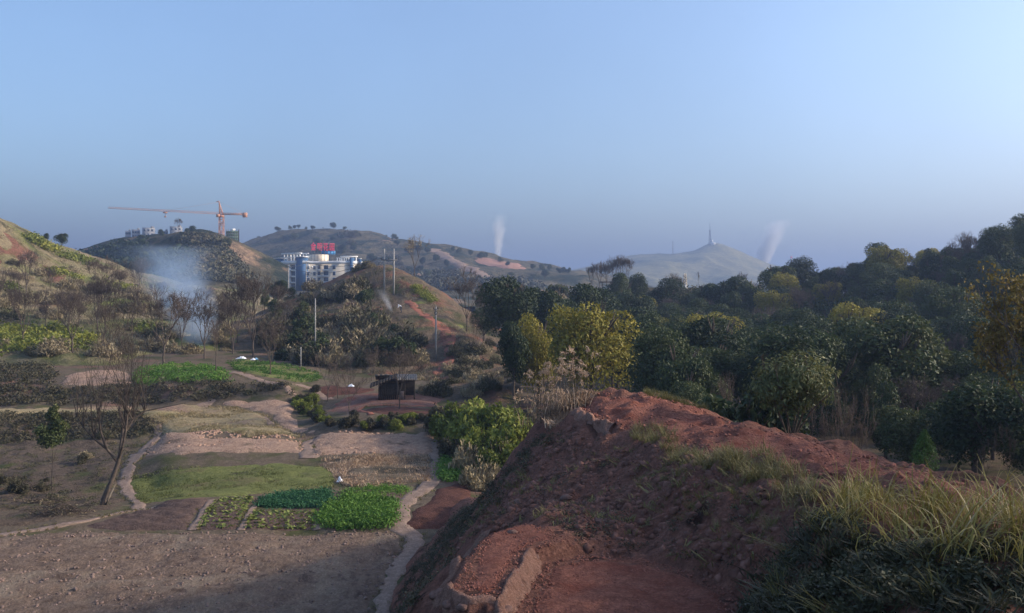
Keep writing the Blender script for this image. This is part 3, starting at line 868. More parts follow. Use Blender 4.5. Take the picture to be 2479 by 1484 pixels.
ribbon("path", V_, [(618, 1222), (600, 1250), (582, 1284)], [0.4, 0.4, 0.4], M['path'])
ribbon("path", V_, [(772, 1240), (764, 1284)], [0.4, 0.4], M['path'])
ribbon("path", V_, [(560, 900), (640, 925), (700, 945), (735, 968)], [1.2, 1.2, 1.0], M['path'])
ribbon("path", V_, [(720, 930), (780, 950), (795, 968)], [1.1, 1.3], M['path'])
ribbon("path", V_, [(1070, 984), (980, 984), (880, 983), (862, 992), (900, 1004)], [0.7, 0.6, 0.6, 0.5], M['red_path'])
ribbon("path", S_ridge, [(1050, 935), (1052, 912), (1080, 882), (1093, 850), (1090, 815), (1075, 795), (1040, 770), (1005, 745), (985, 728)], [1.1, 1.2, 1.6, 1.8, 2.0, 2.0, 1.7, 1.3], M['red_path'])
ribbon("path", S_far, [(1050, 603), (1085, 625), (1120, 645), (1160, 662), (1200, 680), (1225, 692)], [8, 9, 9, 7], M['path'], 0.6)
# red cuts on the ridge
patch("bare_earth", S_ridge, [(955, 690), (975, 672), (1000, 690), (1040, 715), (1085, 742), (1075, 748), (1030, 728), (985, 715), (960, 705)], M['ridge_red'], 0.9, 0.1, 0.25, 1.5, seed=21)
patch("bare_earth", S_ridge, [(1060, 805), (1090, 790), (1110, 800), (1100, 870), (1070, 868)], M['ridge_red'], 0.9, 0.05, 0.25, 1.5, seed=22)
patch("bare_earth", S_far, [(1140, 622), (1200, 626), (1262, 642), (1280, 652), (1230, 650), (1150, 634)], M['lip'], 6, 0.8, 0.8, 12, seed=23, tuck=0.5)
patch("field", S_ridge, [(995, 728), (1040, 724), (1052, 732), (1030, 738), (1000, 738)], M['green_grass'], 0.8, 0.1, 0.1, 1.5, seed=24)
patch("field", S_ridge, [(1090, 785), (1115, 782), (1125, 792), (1100, 795)], M['green_grass'], 0.8, 0.1, 0.1, 1.5, seed=25)

patch("bare_earth", S_left, [(-60, 556), (20, 566), (50, 590), (95, 625), (70, 640), (20, 618), (-60, 640)], M['ridge_red'], 1.2, 0.15, 0.3, 2.5, seed=52)
patch("bare_earth", S_left, [(100, 640), (150, 660), (180, 690), (150, 690), (90, 665)], M['ridge_red'], 1.2, 0.15, 0.3, 2.5, seed=53)
# the red terraces and the field on the mound
MM = S_mound
terr1, t1B = patch("terrace_field", MM, [(1088, 1424), (1118, 1375), (1160, 1318), (1192, 1292), (1280, 1272), (1340, 1290), (1388, 1326), (1320, 1345), (1292, 1356), (1262, 1385), (1240, 1420), (1210, 1448), (1140, 1446)], M['red_soil'], 0.09, 0.03, 0.02, 0.22, seed=31, tuck=0.06)
terr2, t2B = patch("terrace_field", MM, [(1300, 1364), (1400, 1346), (1560, 1356), (1690, 1396), (1770, 1436), (1790, 1470), (1800, 1600), (1215, 1600), (1250, 1480), (1285, 1400)], M['red_soil'], 0.09, 0.03, 0.025, 0.25, seed=32, tuck=0.06)
crestf, cfB = patch("field", MM, [(1385, 984), (1410, 962), (1450, 952), (1560, 957), (1650, 978), (1720, 1003), (1800, 1028), (1900, 1054), (2000, 1079), (2100, 1101), (2200, 1128), (2290, 1158), (2380, 1190), (2330, 1205), (2220, 1190), (2120, 1185), (2000, 1160), (1900, 1140), (1800, 1112), (1720, 1118), (1650, 1088), (1620, 1055), (1560, 1040), (1500, 1042), (1440, 1012)],
                     M['red_soil'], 0.14, 0.06, 0.05, 0.3, seed=33, tuck=0.08)


# raised earthen lips round the terraces
LIPS = []


def lip(name, line, w, h, mat, seed):
    pts = [MM.hit(px, py) for px, py in line]
    c = resample([(p.x, p.y) for p in pts], 0.035, closed=False)
    LIPS.append(c)
    for _ in range(3):
        c[1:-1] = (c[:-2] + c[1:-1] * 2 + c[2:]) / 4
    d = np.gradient(c, axis=0); d /= np.linalg.norm(d, axis=1)[:, None] + 1e-9
    nr = np.stack([-d[:, 1], d[:, 0]], 1)
    cols = []
    for s, hh in ((-1.0, -0.3), (-0.85, 0.3), (-0.65, 0.75), (-0.4, 1.0), (-0.15, 1.0), (0.1, 1.05), (0.35, 0.9), (0.6, 0.7), (0.82, 0.3), (1.0, -0.3)):
        ww = w * s * (1 + 0.6 * fbm(c[:, 0] * 2.5 + s, c[:, 1] * 2.5, seed, 3))
        q = c + nr * ww[:, None]
        cols.append(np.column_stack([q, MM.z(q[:, 0], q[:, 1]) + hh * h * (1 + 1.4 * fbm(q[:, 0] * 4, q[:, 1] * 4, seed + 5, 3)) + (0.08 if hh > 0 else 0) * (np.abs(fbm(q[:, 0] * 6, q[:, 1] * 6, seed + 9, 4)) - .1)]))
    V = np.stack(cols, 1)
    a, b = V.shape[:2]
    idx = np.arange(a * b).reshape(a, b)
    o = mesh_obj(name, V.reshape(-1, 3), np.stack([idx[:-1, :-1], idx[:-1, 1:], idx[1:, 1:], idx[1:, :-1]], -1).reshape(-1, 4), mat, smooth=False)
    o["kind"] = "structure"
    return o


lip("earth_bank", [(1185, 1292), (1160, 1305), (1130, 1340), (1100, 1380), (1068, 1425), (1060, 1440), (1090, 1450), (1130, 1452), (1200, 1452)], 0.10, 0.035, M['lip'], 601)
lip("earth_bank", [(1300, 1352), (1280, 1375), (1262, 1405), (1240, 1440), (1220, 1480), (1200, 1540)], 0.14, 0.055, M['lip'], 611)
lip("earth_bank", [(1372, 988), (1400, 998), (1430, 1012), (1460, 1030), (1480, 1042)], 0.16, 0.10, M['lip'], 621)

# ------------------------------------------------------------------ plants: generators
def tubes_np(segs):
    """segs: list of (p, q, r0, r1); returns V, Q"""
    P0 = np.array([s[0] for s in segs]); P1 = np.array([s[1] for s in segs])
    R0 = np.array([s[2] for s in segs]); R1 = np.array([s[3] for s in segs])
    Vs, Qs, n = [], [], 0
    thick = R0 > 0.045
    for m, k in ((thick, 7), (~thick, 3)):
        if not m.any(): continue
        p, q, r0, r1 = P0[m], P1[m], R0[m], R1[m]
        d = q - p
        d /= np.linalg.norm(d, axis=1)[:, None] + 1e-9
        up = np.where(np.abs(d[:, 2:3]) < 0.9, np.array([[0, 0, 1.0]]), np.array([[1.0, 0, 0]]))
        s = np.cross(d, up); s /= np.linalg.norm(s, axis=1)[:, None]
        t = np.cross(s, d)
        an = np.arange(k) * 2 * np.pi / k
        ring = np.cos(an)[None, :, None] * s[:, None] + np.sin(an)[None, :, None] * t[:, None]
        A = p[:, None] + ring * r0[:, None, None]
        B = q[:, None] + ring * r1[:, None, None]
        V = np.concatenate([A, B], 1)
        N = len(p)
        j = np.arange(k); j2 = (j + 1) % k
        q4 = np.stack([j, j2, j2 + k, j + k], 1)
        Q = (np.arange(N)[:, None, None] * 2 * k + q4[None]).reshape(-1, 4) + n
        Vs.append(V.reshape(-1, 3)); Qs.append(Q); n += N * 2 * k
    return np.concatenate(Vs), np.concatenate(Qs)


def skeleton(r, height, tr, levels, spread=0.5, trunk=0.3, first=4, kids=(2, 3), lean=(0, 0), up=0.12, shrink=0.72, stems=1, twig=0.012, wob=0.12, spray=0):
    segs, tips = [], []

    def unit(v): return v / (np.linalg.norm(v) + 1e-9)

    def grow(p, d, L, rad, lev):
        n = 3
        for i in range(n):
            d = unit(d + r.normal(0, wob, 3) + np.array([0, 0, up]))
            q = p + d * L / n
            ra = max(twig, rad * (1 - 0.3 * i / n)); rb = max(twig, rad * (1 - 0.3 * (i + 1) / n))
            segs.append((p, q, ra, rb))
            if lev <= 2 and lev > 0 and r.random() < 0.55:
                sd = unit(d + r.normal(0, 0.6, 3))
                segs.append((q, q + sd * L * 0.5, max(twig, rb * 0.5), twig * 0.7))
                tips.append((q + sd * L * 0.5, sd))
            p = q
        if lev == 0:
            tips.append((p, d))
            for _ in range(spray):
                sd = unit(d + r.normal(0, 0.55, 3))
                segs.append((p, p + sd * L * 0.9, twig * .8, twig * .5))
            return
        for k in range(r.integers(kids[0], kids[1] + 1)):
            sd = unit(r.normal(0, 1, 3)); sd = unit(sd - d * (sd @ d))
            nd = unit(d + sd * spread * r.uniform(0.6, 1.3))
            grow(p, nd, L * shrink * r.uniform(0.8, 1.15), rad * 0.66, lev - 1)

    for s in range(stems):
        an = r.uniform(0, 6.28)
        tilt = 0.0 if stems == 1 else 0.35
        d = unit(np.array([lean[0] + tilt * math.cos(an + s * 2.4), lean[1] + tilt * math.sin(an + s * 2.4), 1.0]))
        p = np.array([0, 0, -0.15])
        Lt = height * trunk + 0.15
        for i in range(4):
            d2 = unit(d + r.normal(0, 0.05, 3))
            q = p + d2 * Lt / 4
            segs.append((p, q, tr * (1.25 if i == 0 else 1) * (1 - 0.08 * i), tr * (1 - 0.08 * (i + 1)))); p = q
        L1 = height * (1 - trunk) * (1 - shrink) / (1 - shrink ** (levels + 1)) * 1.25
        for k in range(first):
            an = 6.28 * (k + r.uniform(-.3, .3)) / first
            nd = unit(d + np.array([math.cos(an), math.sin(an), 0]) * spread * r.uniform(0.5, 1.2))
            grow(p, nd, L1 * r.uniform(0.85, 1.15), tr * 0.55, levels)
    return segs, tips


def leaves_np(r, pos, nrm, size, aspect=0.55, droop=0.0, jitter=0.8):
    """diamond shaped leaves, folded along the middle"""
    n = len(pos)
    nr = nrm + r.normal(0, jitter, (n, 3))
    nr /= np.linalg.norm(nr, axis=1)[:, None] + 1e-9
    t = r.normal(0, 1, (n, 3)) + np.array([0, 0, -droop])
    t -= nr * (t * nr).sum(1)[:, None]
    t /= np.linalg.norm(t, axis=1)[:, None] + 1e-9
    s = np.cross(nr, t)
    sz = size * r.uniform(0.6, 1.35, n)[:, None]
    a = pos; b = pos + (t * 0.45 + s * aspect * 0.5 + nr * 0.10) * sz
    c = pos + t * sz - nr * 0.08 * sz; d = pos + (t * 0.45 - s * aspect * 0.5 + nr * 0.10) * sz
    V = np.stack([a, b, c, d], 1).reshape(-1, 3)
    Q = np.arange(4 * n).reshape(n, 4)
    T = np.concatenate([Q[:, [0, 1, 2]], Q[:, [0, 2, 3]]])
    return V, T, np.repeat(r.random(n), 4)


def crown_np(r, rx, rz, zc, lobes, n, size, fill=0.25, flat=1.0, jitter=0.8, droop=0.2):
    cs, rs = [], []
    for i in range(lobes):
        while True:
            p = r.uniform(-1, 1, 3)
            if p @ p < 1: break
        k = r.uniform(0.30, 0.48)
        p = p * np.array([rx, rx, rz]) * (1 - k * 0.75)
        cs.append(p); rs.append(k * min(rx, rz) * r.uniform(0.9, 1.3))
    cs, rs = np.array(cs), np.array(rs)
    w = rs ** 2; w /= w.sum()
    li = r.choice(lobes, n, p=w)
    dv = r.normal(0, 1, (n, 3)); dv /= np.linalg.norm(dv, axis=1)[:, None]
    dv[:, 2] = np.where((dv[:, 2] < -0.3) & (r.random(n) < 0.5), -dv[:, 2], dv[:, 2])
    rad = np.where(r.random(n) < fill, r.uniform(0.3, 0.9, n), r.uniform(0.86, 1.08, n))
    pos = cs[li] + dv * (rs[li] * rad)[:, None] * np.array([1, 1, flat])
    lob_r = r.random(lobes)[li]
    V, T, q = leaves_np(r, pos + np.array([0, 0, zc]), dv + np.array([0, 0, 0.25]), size, jitter=jitter, droop=droop)
    q = 0.6 * q + 0.4 * np.repeat(lob_r, 4)
    return V, T, q, cs + np.array([0, 0, zc])


PROTO = {}


def scrub_np(r, n=1500):
    """tangled thicket: thin sprays of twig and dry leaf pointing up and out"""
    an = r.random(n) * 6.28
    rad = np.sqrt(r.random(n)) * 1.5
    lump = 0.65 + 0.5 * np.sin(an * 2 + r.uniform(0, 6)) * np.sin(rad * 3 + r.uniform(0, 6)) + r.normal(0, .12, n)
    hz_ = np.clip((1.6 - 0.42 * rad ** 2) * lump, .15, 2) * r.random(n) ** .45
    pos = np.stack([np.cos(an) * rad, np.sin(an) * rad, hz_], 1)
    t = np.stack([np.cos(an) * .5, np.sin(an) * .5, np.ones(n)], 1) + r.normal(0, .55, (n, 3))
    t /= np.linalg.norm(t, axis=1)[:, None]
    sd = np.cross(t, r.normal(0, 1, (n, 3))); sd /= np.linalg.norm(sd, axis=1)[:, None]
    L = r.uniform(.18, .5, n)[:, None]
    w = r.uniform(.02, .07, n)[:, None]
    V = np.stack([pos - t * L * .5, pos + sd * w, pos + t * L * .5, pos - sd * w], 1).reshape(-1, 3)
    Q = np.arange(4 * n).reshape(n, 4)
    return V, np.concatenate([Q[:, [0, 1, 2]], Q[:, [0, 2, 3]]]), np.repeat(r.random(n), 4)


def proto_tree(key, segs, crown, bark, leafmat):
    V, Q = tubes_np(segs)
    tm = mesh_data(key + "_trunk", V, Q, bark, smooth=True)
    cm = None
    if crown is not None:
        cm = mesh_data(key + "_crown", crown[0], crown[1], leafmat, rnd=crown[2])
    zs = V[:, 2].max()
    if crown is not None: zs = max(zs, np.percentile(crown[0][:, 2], 99.5))
    PROTO[key] = (tm, cm, zs, bark)


def place(key, name, loc, height, label, cat='tree', group=None, rz=None, wide=1.0, crown_name="crown", stem_name="trunk"):
    tm, cm, zs, _ = PROTO[key]
    s = height / zs
    o = thing(name, loc, label, cat, group, random.uniform(0, 6.28) if rz is None else rz)
    o.scale = (s * wide, s * wide, s)
    link(stem_name, tm, o)
    if cm is not None: link(crown_name, cm, o)
    return o


def put(key, name, px, top, d, label, cat='tree', group=None, rz=None, width=None, surf=None, base=None, wide=1.0, **kw):
    """stands on the land in column px at distance d and reaches up to row top"""
    x = (px - CX) / F * d
    z = gz1(x, d) if surf is None else float(surf.z(np.array([x]), np.array([d]))[0])
    zt = (HY - top) / F * d
    return place(key, name, (x, d, z - 0.08), max(0.4, zt - z), label, cat, group, rz, wide, **kw)


# bare trees
for i in range(5):
    r = np.random.default_rng(100 + i)
    segs, tips = skeleton(r, 9, 0.17, 5, spread=0.48 + 0.06 * (i % 3), trunk=0.24 + 0.04 * (i % 3), first=4, kids=(2, 3), up=0.10, shrink=0.76, twig=0.025, spray=3)
    proto_tree('bare%d' % i, segs, None, M['bark'], None)
for i in range(2):   # slender
    r = np.random.default_rng(140 + i)
    segs, tips = skeleton(r, 9, 0.10, 4, spread=0.34, trunk=0.35, first=3, kids=(2, 3), up=0.16, shrink=0.74, twig=0.020, spray=2)
    proto_tree('thin%d' % i, segs, None, M['bark'], None)
r = np.random.default_rng(150)
segs, tips = skeleton(r, 9, 0.16, 4, spread=0.5, trunk=0.3, first=4, kids=(2, 3), up=0.08, shrink=0.74, twig=0.02)
tp = np.array([t[0] for t in tips]); tp = tp[r.random(len(tp)) < 0.75]
tp = np.concatenate([tp + r.normal(0, 0.25, tp.shape) for _ in range(3)])
cv = leaves_np(r, tp, np.tile([0, 0, 1.0], (len(tp), 1)), 0.34)
proto_tree('sparse', segs, cv, M['bark'], M['scrub'])

# evergreens
for i in range(8):
    r = np.random.default_rng(200 + i)
    rx, rz = (3.3, 3.6, 3.0, 3.8, 3.4, 2.8, 2.2, 4.0)[i], (3.4, 3.1, 3.7, 3.3, 3.6, 3.9, 4.2, 2.9)[i]
    V, T, q, cs = crown_np(r, rx, rz, rz + (1.4, 1.8, 1.2, 2.2, 1.4, 1.0, .8, 2.4)[i], (16, 11, 20, 13, 24, 14, 16, 12)[i], 10000, (.27, .25, .28, .23, .26, .29, .24, .27)[i])
    segs, _ = skeleton(r, 6, 0.22, 2, spread=0.5, trunk=0.4, first=4)
    proto_tree('ever%d' % i, segs, (V, T, q), M['bark'], M['ever'])
for i in range(2):
    r = np.random.default_rng(230 + i)
    V, T, q, cs = crown_np(r, 3.4, 3.6, 4.6, 20, 11000, 0.26)
    segs, _ = skeleton(r, 6, 0.22, 2, spread=0.5, trunk=0.4, first=4)
    proto_tree('olive%d' % i, segs, (V, T, q), M['bark'], M['olive'])
# bushes
for i in range(4):
    r = np.random.default_rng(260 + i)
    V, T, q, cs = crown_np(r, 1.5, 1.0, 0.85, 12, 2600, 0.20, fill=0.35)
    segs, _ = skeleton(r, 1.4, 0.04, 2, spread=0.7, trunk=0.12, first=6)
    for mk in ('bushgreen', 'ever', 'bankveg'):
        proto_tree('bush_%s%d' % (mk, i), segs, (V, T, q), M['bark'], M[mk])
    V, T, q = scrub_np(r)
    for mk in ('scrubdark', 'scrub'):
        proto_tree('bush_%s%d' % (mk, i), segs, (V, T, q), M['bark'], M[mk])

# ------------------------------------------------------------------ wood on the right
rw = np.random.default_rng(77)
wood = []
cands = []
for _ in range(30000):
    px = rw.uniform(1480, 2530); d = 46 * (238 / 46) ** rw.uniform(0, 1)
    cands.append((px, d))
cx = np.array([(p - CX) / F * d for p, d in cands]); cyy = np.array([d for p, d in cands])
czz = S_wood.z(cx, cyy)
cg = gz(cx, cyy)
for k in range(len(cands)):
    px, d = cands[k]
    x, y, z = cx[k], cyy[k], czz[k]
    if y < 46.5 and S_mound.z(np.array([x]), np.array([y]))[0] > z: continue
    z = cg[k]
    row = HY - z / d * F
    # left part stays scrubby, the upper left ridge is open
    if px < 1480 and d > 110: continue
    if px < 1850 and row < 760: continue
    if px < 1980 and d > 200: continue
    if px < 1500 and row > 960: continue
    if y < (46.5 if px > 2200 else 56): continue
    if px < 1650 and y < 84: continue
    hgt = rw.uniform(4.8, 8.2) * (0.8 if y < 62 else 1)
    if d > 140 and 2230 < px < 2410: hgt = min(hgt, 5.5)
    if row - hgt / d * F > 1150: continue
    if all((x - a) ** 2 + (y - b) ** 2 > (0.40 * (h + hgt)) ** 2 * 0.78 for a, b, h in wood):
        wood.append((x, y, hgt))
    if len(wood) >= 300: break
for k, (x, y, hgt) in enumerate(wood):
    z = gz1(x, y)
    kk_ = k % 16
    hgt *= 1.12 if y < 110 else (1.08 if x / y > .5 else 1.28)
    if kk_ in (7, 13):
        place('bare%d' % (k % 5), "bare_tree", (x, y, z - 0.2), hgt, "bare leafless tree among evergreens of the right wood", 'tree', 'bare trees inside the wood', wide=.8)
        continue
    place('olive%d' % (k % 2) if kk_ == 4 else 'ever%d' % (k % 8), "evergreen_tree", (x, y, z - 0.2), hgt, "yellowish tree among the evergreens of the wood on the right slope" if kk_ == 4 else "dark evergreen tree in the dense wood covering the slope on the right", 'tree', 'yellowish trees in the wood' if kk_ == 4 else 'evergreens of the wood on the slope', wide=float(rw.uniform(0.8, 1.2)))

# single trees one can tell apart
put('ever0', 'evergreen_tree', 1225, 672, 112, "broad dark evergreen left of the yellow-green tree, beside the ridge", wide=1.0)
put('ever3', 'evergreen_tree', 1170, 745, 118, "dark evergreen low beside the ridge, left of the broad dark evergreen", wide=0.9)
put('ever1', 'evergreen_tree', 1325, 692, 128, "dark evergreen just right of the broad dark evergreen", wide=0.75)
put('ever2', 'evergreen_tree', 1415, 690, 140, "dark evergreen rising behind the yellow-green tree", wide=1.0)
for px, top, d, k, lab in ((672, 676, 172, 'ever1', "dark evergreen left of the apartment block's base"), (706, 694, 165, 'ever4', "dark evergreen below the apartment block's left tower"), (752, 706, 160, 'ever0', "dark evergreen on the left slope of the pole ridge"), (640, 700, 168, 'ever6', "narrow dark evergreen at the left end of the pole ridge")):
    put(k, 'evergreen_tree', px, top, d, lab, wide=.9)
put('ever4', 'evergreen_tree', 1545, 662, 205, "lone evergreen on the far wooded ridge, right of the bare tree cluster", wide=0.8)
put('olive0', 'yellow_green_tree', 1430, 738, 76, "large rounded yellow-green tree behind the dry plume grass", wide=0.92)
put('olive1', 'yellow_green_tree', 1302, 765, 84, "smaller yellow-green tree left of the large yellow-green one", wide=0.62)
put('ever5', 'evergreen_tree', 1243, 780, 82, "small olive tree below the broad dark evergreen", wide=0.7)
put('ever4', 'evergreen_tree', 1590, 792, 68, "dark evergreen right of the large yellow-green tree", wide=0.85)
put('ever2', 'evergreen_tree', 1672, 868, 60, "low dark evergreen behind the crest of the red field", wide=0.9)
put('bush_ever1', 'shrub', 1800, 948, 38, "dark shrub behind the red field, left of the small glossy tree", 'shrub', wide=0.85)
put('bush_ever2', 'shrub', 1730, 985, 40, "low dark shrub just behind the crest of the red field", 'shrub', wide=0.8)

# skyline bare trees at right and on the far ridge
for px, top, d, k, w in ((2318, 572, 170, 'bare1', .8), (2345, 556, 172, 'bare3', .75), (2372, 566, 176, 'thin0', 1.3), (2300, 600, 165, 'bare4', .8)):
    put(k, 'bare_tree', px, top, d, "bare leafless tree standing above the evergreens on the right skyline", 'tree', 'bare trees on the right skyline', surf=S_wood, wide=w)
for px, top, d, k in ((1432, 640, 236, 'bare0'), (1450, 628, 236, 'bare2'), (1468, 622, 238, 'bare4'), (1486, 616, 237, 'bare1'), (1504, 614, 238, 'bare3'), (1518, 622, 236, 'bare0')):
    put(k, 'bare_tree', px, top, d, "bare grey tree in the cluster on the far wooded ridge", 'tree', 'bare tree cluster on the far ridge', surf=S_wood, wide=.8)
put('bare2', 'bare_tree', 1797, 655, 225, "lone bare tree on the far ridge below the mast hill", surf=S_wood, wide=.6)
put('bare0', 'bare_tree', 1866, 650, 222, "bushier bare tree on the far ridge, right of the lone one", surf=S_wood, wide=.8)
put('thin1', 'bare_tree', 1690, 655, 236, "thin bare sapling on the far ridge behind the small pylon", surf=S_wood, wide=.6)
put('thin0', 'bare_tree', 2035, 690, 205, "spindly bare tree on the ridge at the left end of the wood", surf=S_wood, wide=.8)
put('bare4', 'bare_tree', 1130, 636, 132, "tall bare tree at the right foot of the pole ridge", surf=None, wide=.85)
put('bare1', 'bare_tree', 1165, 690, 136, "lower bare tree right of the tall bare tree beside the ridge", surf=None, wide=.8)
put('sparse', 'sparse_tree', 1003, 566, 165, "tree with thin brown leaves on the crest of the pole ridge", wide=.85)
put('bare3', 'bare_tree', 432, 526, 428, "bare tree on top of the hill in front of the tower crane", surf=S_crane, wide=.8)

# bare trees of the orchard in the valley
orch = [(55, 690, 108, 'bare0', .85, "bare tree furthest left in the valley, beside the yellow rape"), (176, 688, 103, 'bare1', 1.0, "wide forked bare tree right of the yellow rape"),
        (250, 735, 112, 'bare3', .9, "twiggy bare tree behind the leaning tree's top"), (320, 690, 125, 'thin0', 1.4, "slender bare tree on the slope behind the green plots"),
        (395, 685, 99, 'bare2', .9, "stout bare tree at the edge of the green vegetable plot"), (495, 690, 108, 'bare4', .95, "bare tree in front of the blue smoke"),
        (523, 760, 88.5, 'thin1', 1.5, "small bare tree on the terrace edge beside the green plot"), (575, 690, 125, 'bare0', .9, "bare tree behind the white plastic sheets"),
        (612, 648, 110, 'bare3', .9, "tall dark bare tree beside the white plastic sheets"), (655, 755, 91, 'bare1', .85, "bare tree standing in the green plot right of the plastic sheets"),
        (690, 715, 128, 'bare2', .8, "bare tree at the left foot of the pole ridge"), (730, 790, 112, 'thin0', 1.5, "thin bare tree left of the bushes under the ridge"),
        (792, 850, 83, 'thin1', 1.5, "small bare tree on the red soil left of the shed"), (845, 885, 71.5, 'thin0', 1.6, "small leaning bare tree on the lip of the pink terrace"),
        (818, 850, 84, 'thin1', 1.4, "spindly bare tree just behind the small leaning one"), (900, 850, 93, 'thin1', 1.7, "bare tree behind the shed's left side"), (966, 825, 74.5, 'bare2', .8, "dark bare tree right in front of the shed"),
        (905, 830, 96, 'bare4', .8, "twiggy bare tree above the shed roof"), (440, 720, 118, 'bare1', .8, "bare tree at the foot of the blue smoke"), (110, 720, 125, 'bare4', .8, "bare tree on the slope above the yellow rape")]
rt = np.random.default_rng(97)
for k in range(18):
    px = rt.uniform(-10, 720); d = rt.uniform(112, 165)
    x = (px - CX) / F * d
    z = gz1(x, d)
    place('bare%d' % (k % 5), 'bare_tree', (x, d, z - .1), rt.uniform(5, 8.5), "bare brown tree in the grove below the left hillside", 'tree', 'bare grove below the left hillside', wide=rt.uniform(.8, 1.1))
for px, top, d, k, w, lab in orch:
    put(k, 'bare_tree', px, top, d, lab, 'tree', wide=w)

# leaning tree with many upright rods
r = np.random.default_rng(313)
lb = V_.hit(250, 1226)
dl = lb.y
sc = dl / F
segs = []
def pt(px, py, dy=0.0): return np.array([(px - 250) * sc, dy, (1226 - py) * sc])
def limb(pts, r0, r1):
    for i in range(len(pts) - 1):
        f0, f1 = i / (len(pts) - 1), (i + 1) / (len(pts) - 1)
        segs.append((pts[i], pts[i + 1], r0 + (r1 - r0) * f0, r0 + (r1 - r0) * f1))
limb([pt(246, 1232), pt(252, 1205, 0), pt(266, 1170, .1), pt(279, 1130, .2), pt(284, 1110, .2)], 0.15, 0.11)
limb([pt(284, 1112, .2), pt(288, 1070, .3), pt(292, 1030, .4), pt(293, 1000, .5), pt(296, 960, .5)], 0.095, 0.04)
limb([pt(280, 1120, .2), pt(262, 1085, -.2), pt(240, 1060, -.5), pt(218, 1030, -.7), pt(205, 1005, -.8)], 0.075, 0.03)
limb([pt(290, 1060, .3), pt(310, 1020, .6), pt(335, 1000, .8), pt(385, 990, 1.0), pt(430, 982, 1.2)], 0.07, 0.015)
limb([pt(284, 1110, .2), pt(300, 1080, -.2), pt(312, 1040, -.4), pt(318, 1000, -.5)], 0.08, 0.04)
limb([pt(262, 1085, -.2), pt(256, 1040, -.6), pt(254, 1000, -.8)], 0.07, 0.04)
starts = [(296, 960, .5), (293, 1000, .5), (205, 1005, -.8), (218, 1030, -.7), (240, 1060, -.5), (318, 1000, -.5), (312, 1040, -.4), (254, 1000, -.8), (256, 1040, -.6), (290, 1045, .3), (310, 1020, .6), (335, 1000, .8), (292, 1030, .4)]
tipsL = []
for si, (px, py, dy) in enumerate(starts):
    for k in range(6):
        p = pt(px, py, dy)
        d = np.array([r.normal(0.02, 0.26), r.normal(0, 0.26), 1.0])
        L = r.uniform(2.0, 4.2) if px > 230 else r.uniform(1.2, 2.6)
        n = 6
        rad = r.uniform(0.018, 0.036)
        for i in range(n):
            d = d + r.normal(0, 0.10, 3) * np.array([1, 1, 0]); d /= np.linalg.norm(d)
            q = p + d * L / n
            segs.append((p, q, max(.009, rad * (1 - i / n)), max(.009, rad * (1 - (i + 1) / n))))
            if r.random() < 0.6 and i > 0:
                sd = d + r.normal(0, 0.55, 3); sd /= np.linalg.norm(sd)
                l2 = r.uniform(0.4, 1.2)
                m_ = q + sd * l2 * .5
                segs.append((q, m_, .011, .009))
                sd2 = sd + np.array([0, 0, .4]) + r.normal(0, .2, 3)
                segs.append((m_, m_ + sd2 / np.linalg.norm(sd2) * l2 * .6, .009, .006))
                tipsL.append(m_)
            p = q
        tipsL.append(p)
# a hazy head of fine twigs
hd = []
for k in range(520):
    c = pt(r.normal(282, 30), r.uniform(745, 900), r.normal(0, .8))
    dv = np.array([r.normal(0, .5), r.normal(0, .5), 1.0]); dv /= np.linalg.norm(dv)
    L = r.uniform(.35, .9)
    segs.append((c, c + dv * L, .009, .006))
V, Q = tubes_np(segs)
lt = thing('leaning_tree', lb, "tall leaning bare tree with many upright rods beside the footpath", 'tree')
mesh_obj('trunk', V, Q, M['bark'], lt, smooth=True)
mb = MB(); mb.tube([pt(256, 1222, -.06), pt(268, 1200, -.1), pt(280, 1172, -.05)], [0.06, 0.05, 0.02], 6)
mb.build('stripped_bark', M['bark_pale'], lt, True)

# small dark evergreen on a thin stem beside it
r = np.random.default_rng(331)
eb = V_.hit(125, 1192)
s_ = eb.y / F
V, T, q, cs = crown_np(r, 38 * s_, 55 * s_, (1192 - 1045) * s_, 14, 2600, 0.17, fill=.35)
V2, T2, q2, _ = crown_np(r, 16 * s_, 32 * s_, (1192 - 1002) * s_, 8, 700, 0.16)
et = thing('evergreen_sapling', eb, "small dark evergreen on a thin stem left of the leaning tree", 'tree')
mesh_obj('crown', np.concatenate([V, V2]), np.concatenate([T, T2 + len(V)]), M['ever'], et, rnd=np.concatenate([q, q2 + .25]))
segs = [(np.array([0, 0, -.1]), np.array([.02, 0, 1.0]), .03, .026), (np.array([.02, 0, 1.0]), np.array([.06, .0, 2.2]), .026, .02), (np.array([.06, 0, 2.2]), np.array([.1, .05, 3.4]), .02, .01), (np.array([.04, 0, 1.7]), np.array([.25, .1, 2.6]), .014, .01)]
V, Q = tubes_np(segs)
mesh_obj('trunk', V, Q, M['bark'], et, smooth=True)

# glossy small tree on the crest of the red field
r = np.random.default_rng(347)
gd = 25.6
gx_ = (1913 - CX) / F * gd
gbz = float(MM.z(np.array([gx_]), np.array([gd]))[0])
s_ = gd / F
hh = (HY - 855) / F * gd - gbz
segs, tips = [], []
for k in range(9):
    an = 6.28 * k / 9 + r.uniform(-.3, .3)
    p = np.array([0.03 * math.cos(an), 0.03 * math.sin(an), -.05]); d = np.array([math.cos(an) * .38, math.sin(an) * .38, 1.0]); d /= np.linalg.norm(d)
    rad = .032
    for i in range(6):
        d = d + r.normal(0, .10, 3); d /= np.linalg.norm(d)
        q = p + d * hh * .15
        segs.append((p, q, rad, rad * .86)); rad *= .86; p = q
        if i > 2:
            for j in range(3):
                sd = d + r.normal(0, .6, 3); sd /= np.linalg.norm(sd)
                segs.append((q, q + sd * hh * .16, rad * .6, .006)); tips.append(q + sd * hh * .16)
    tips.append(p)
n = 5200
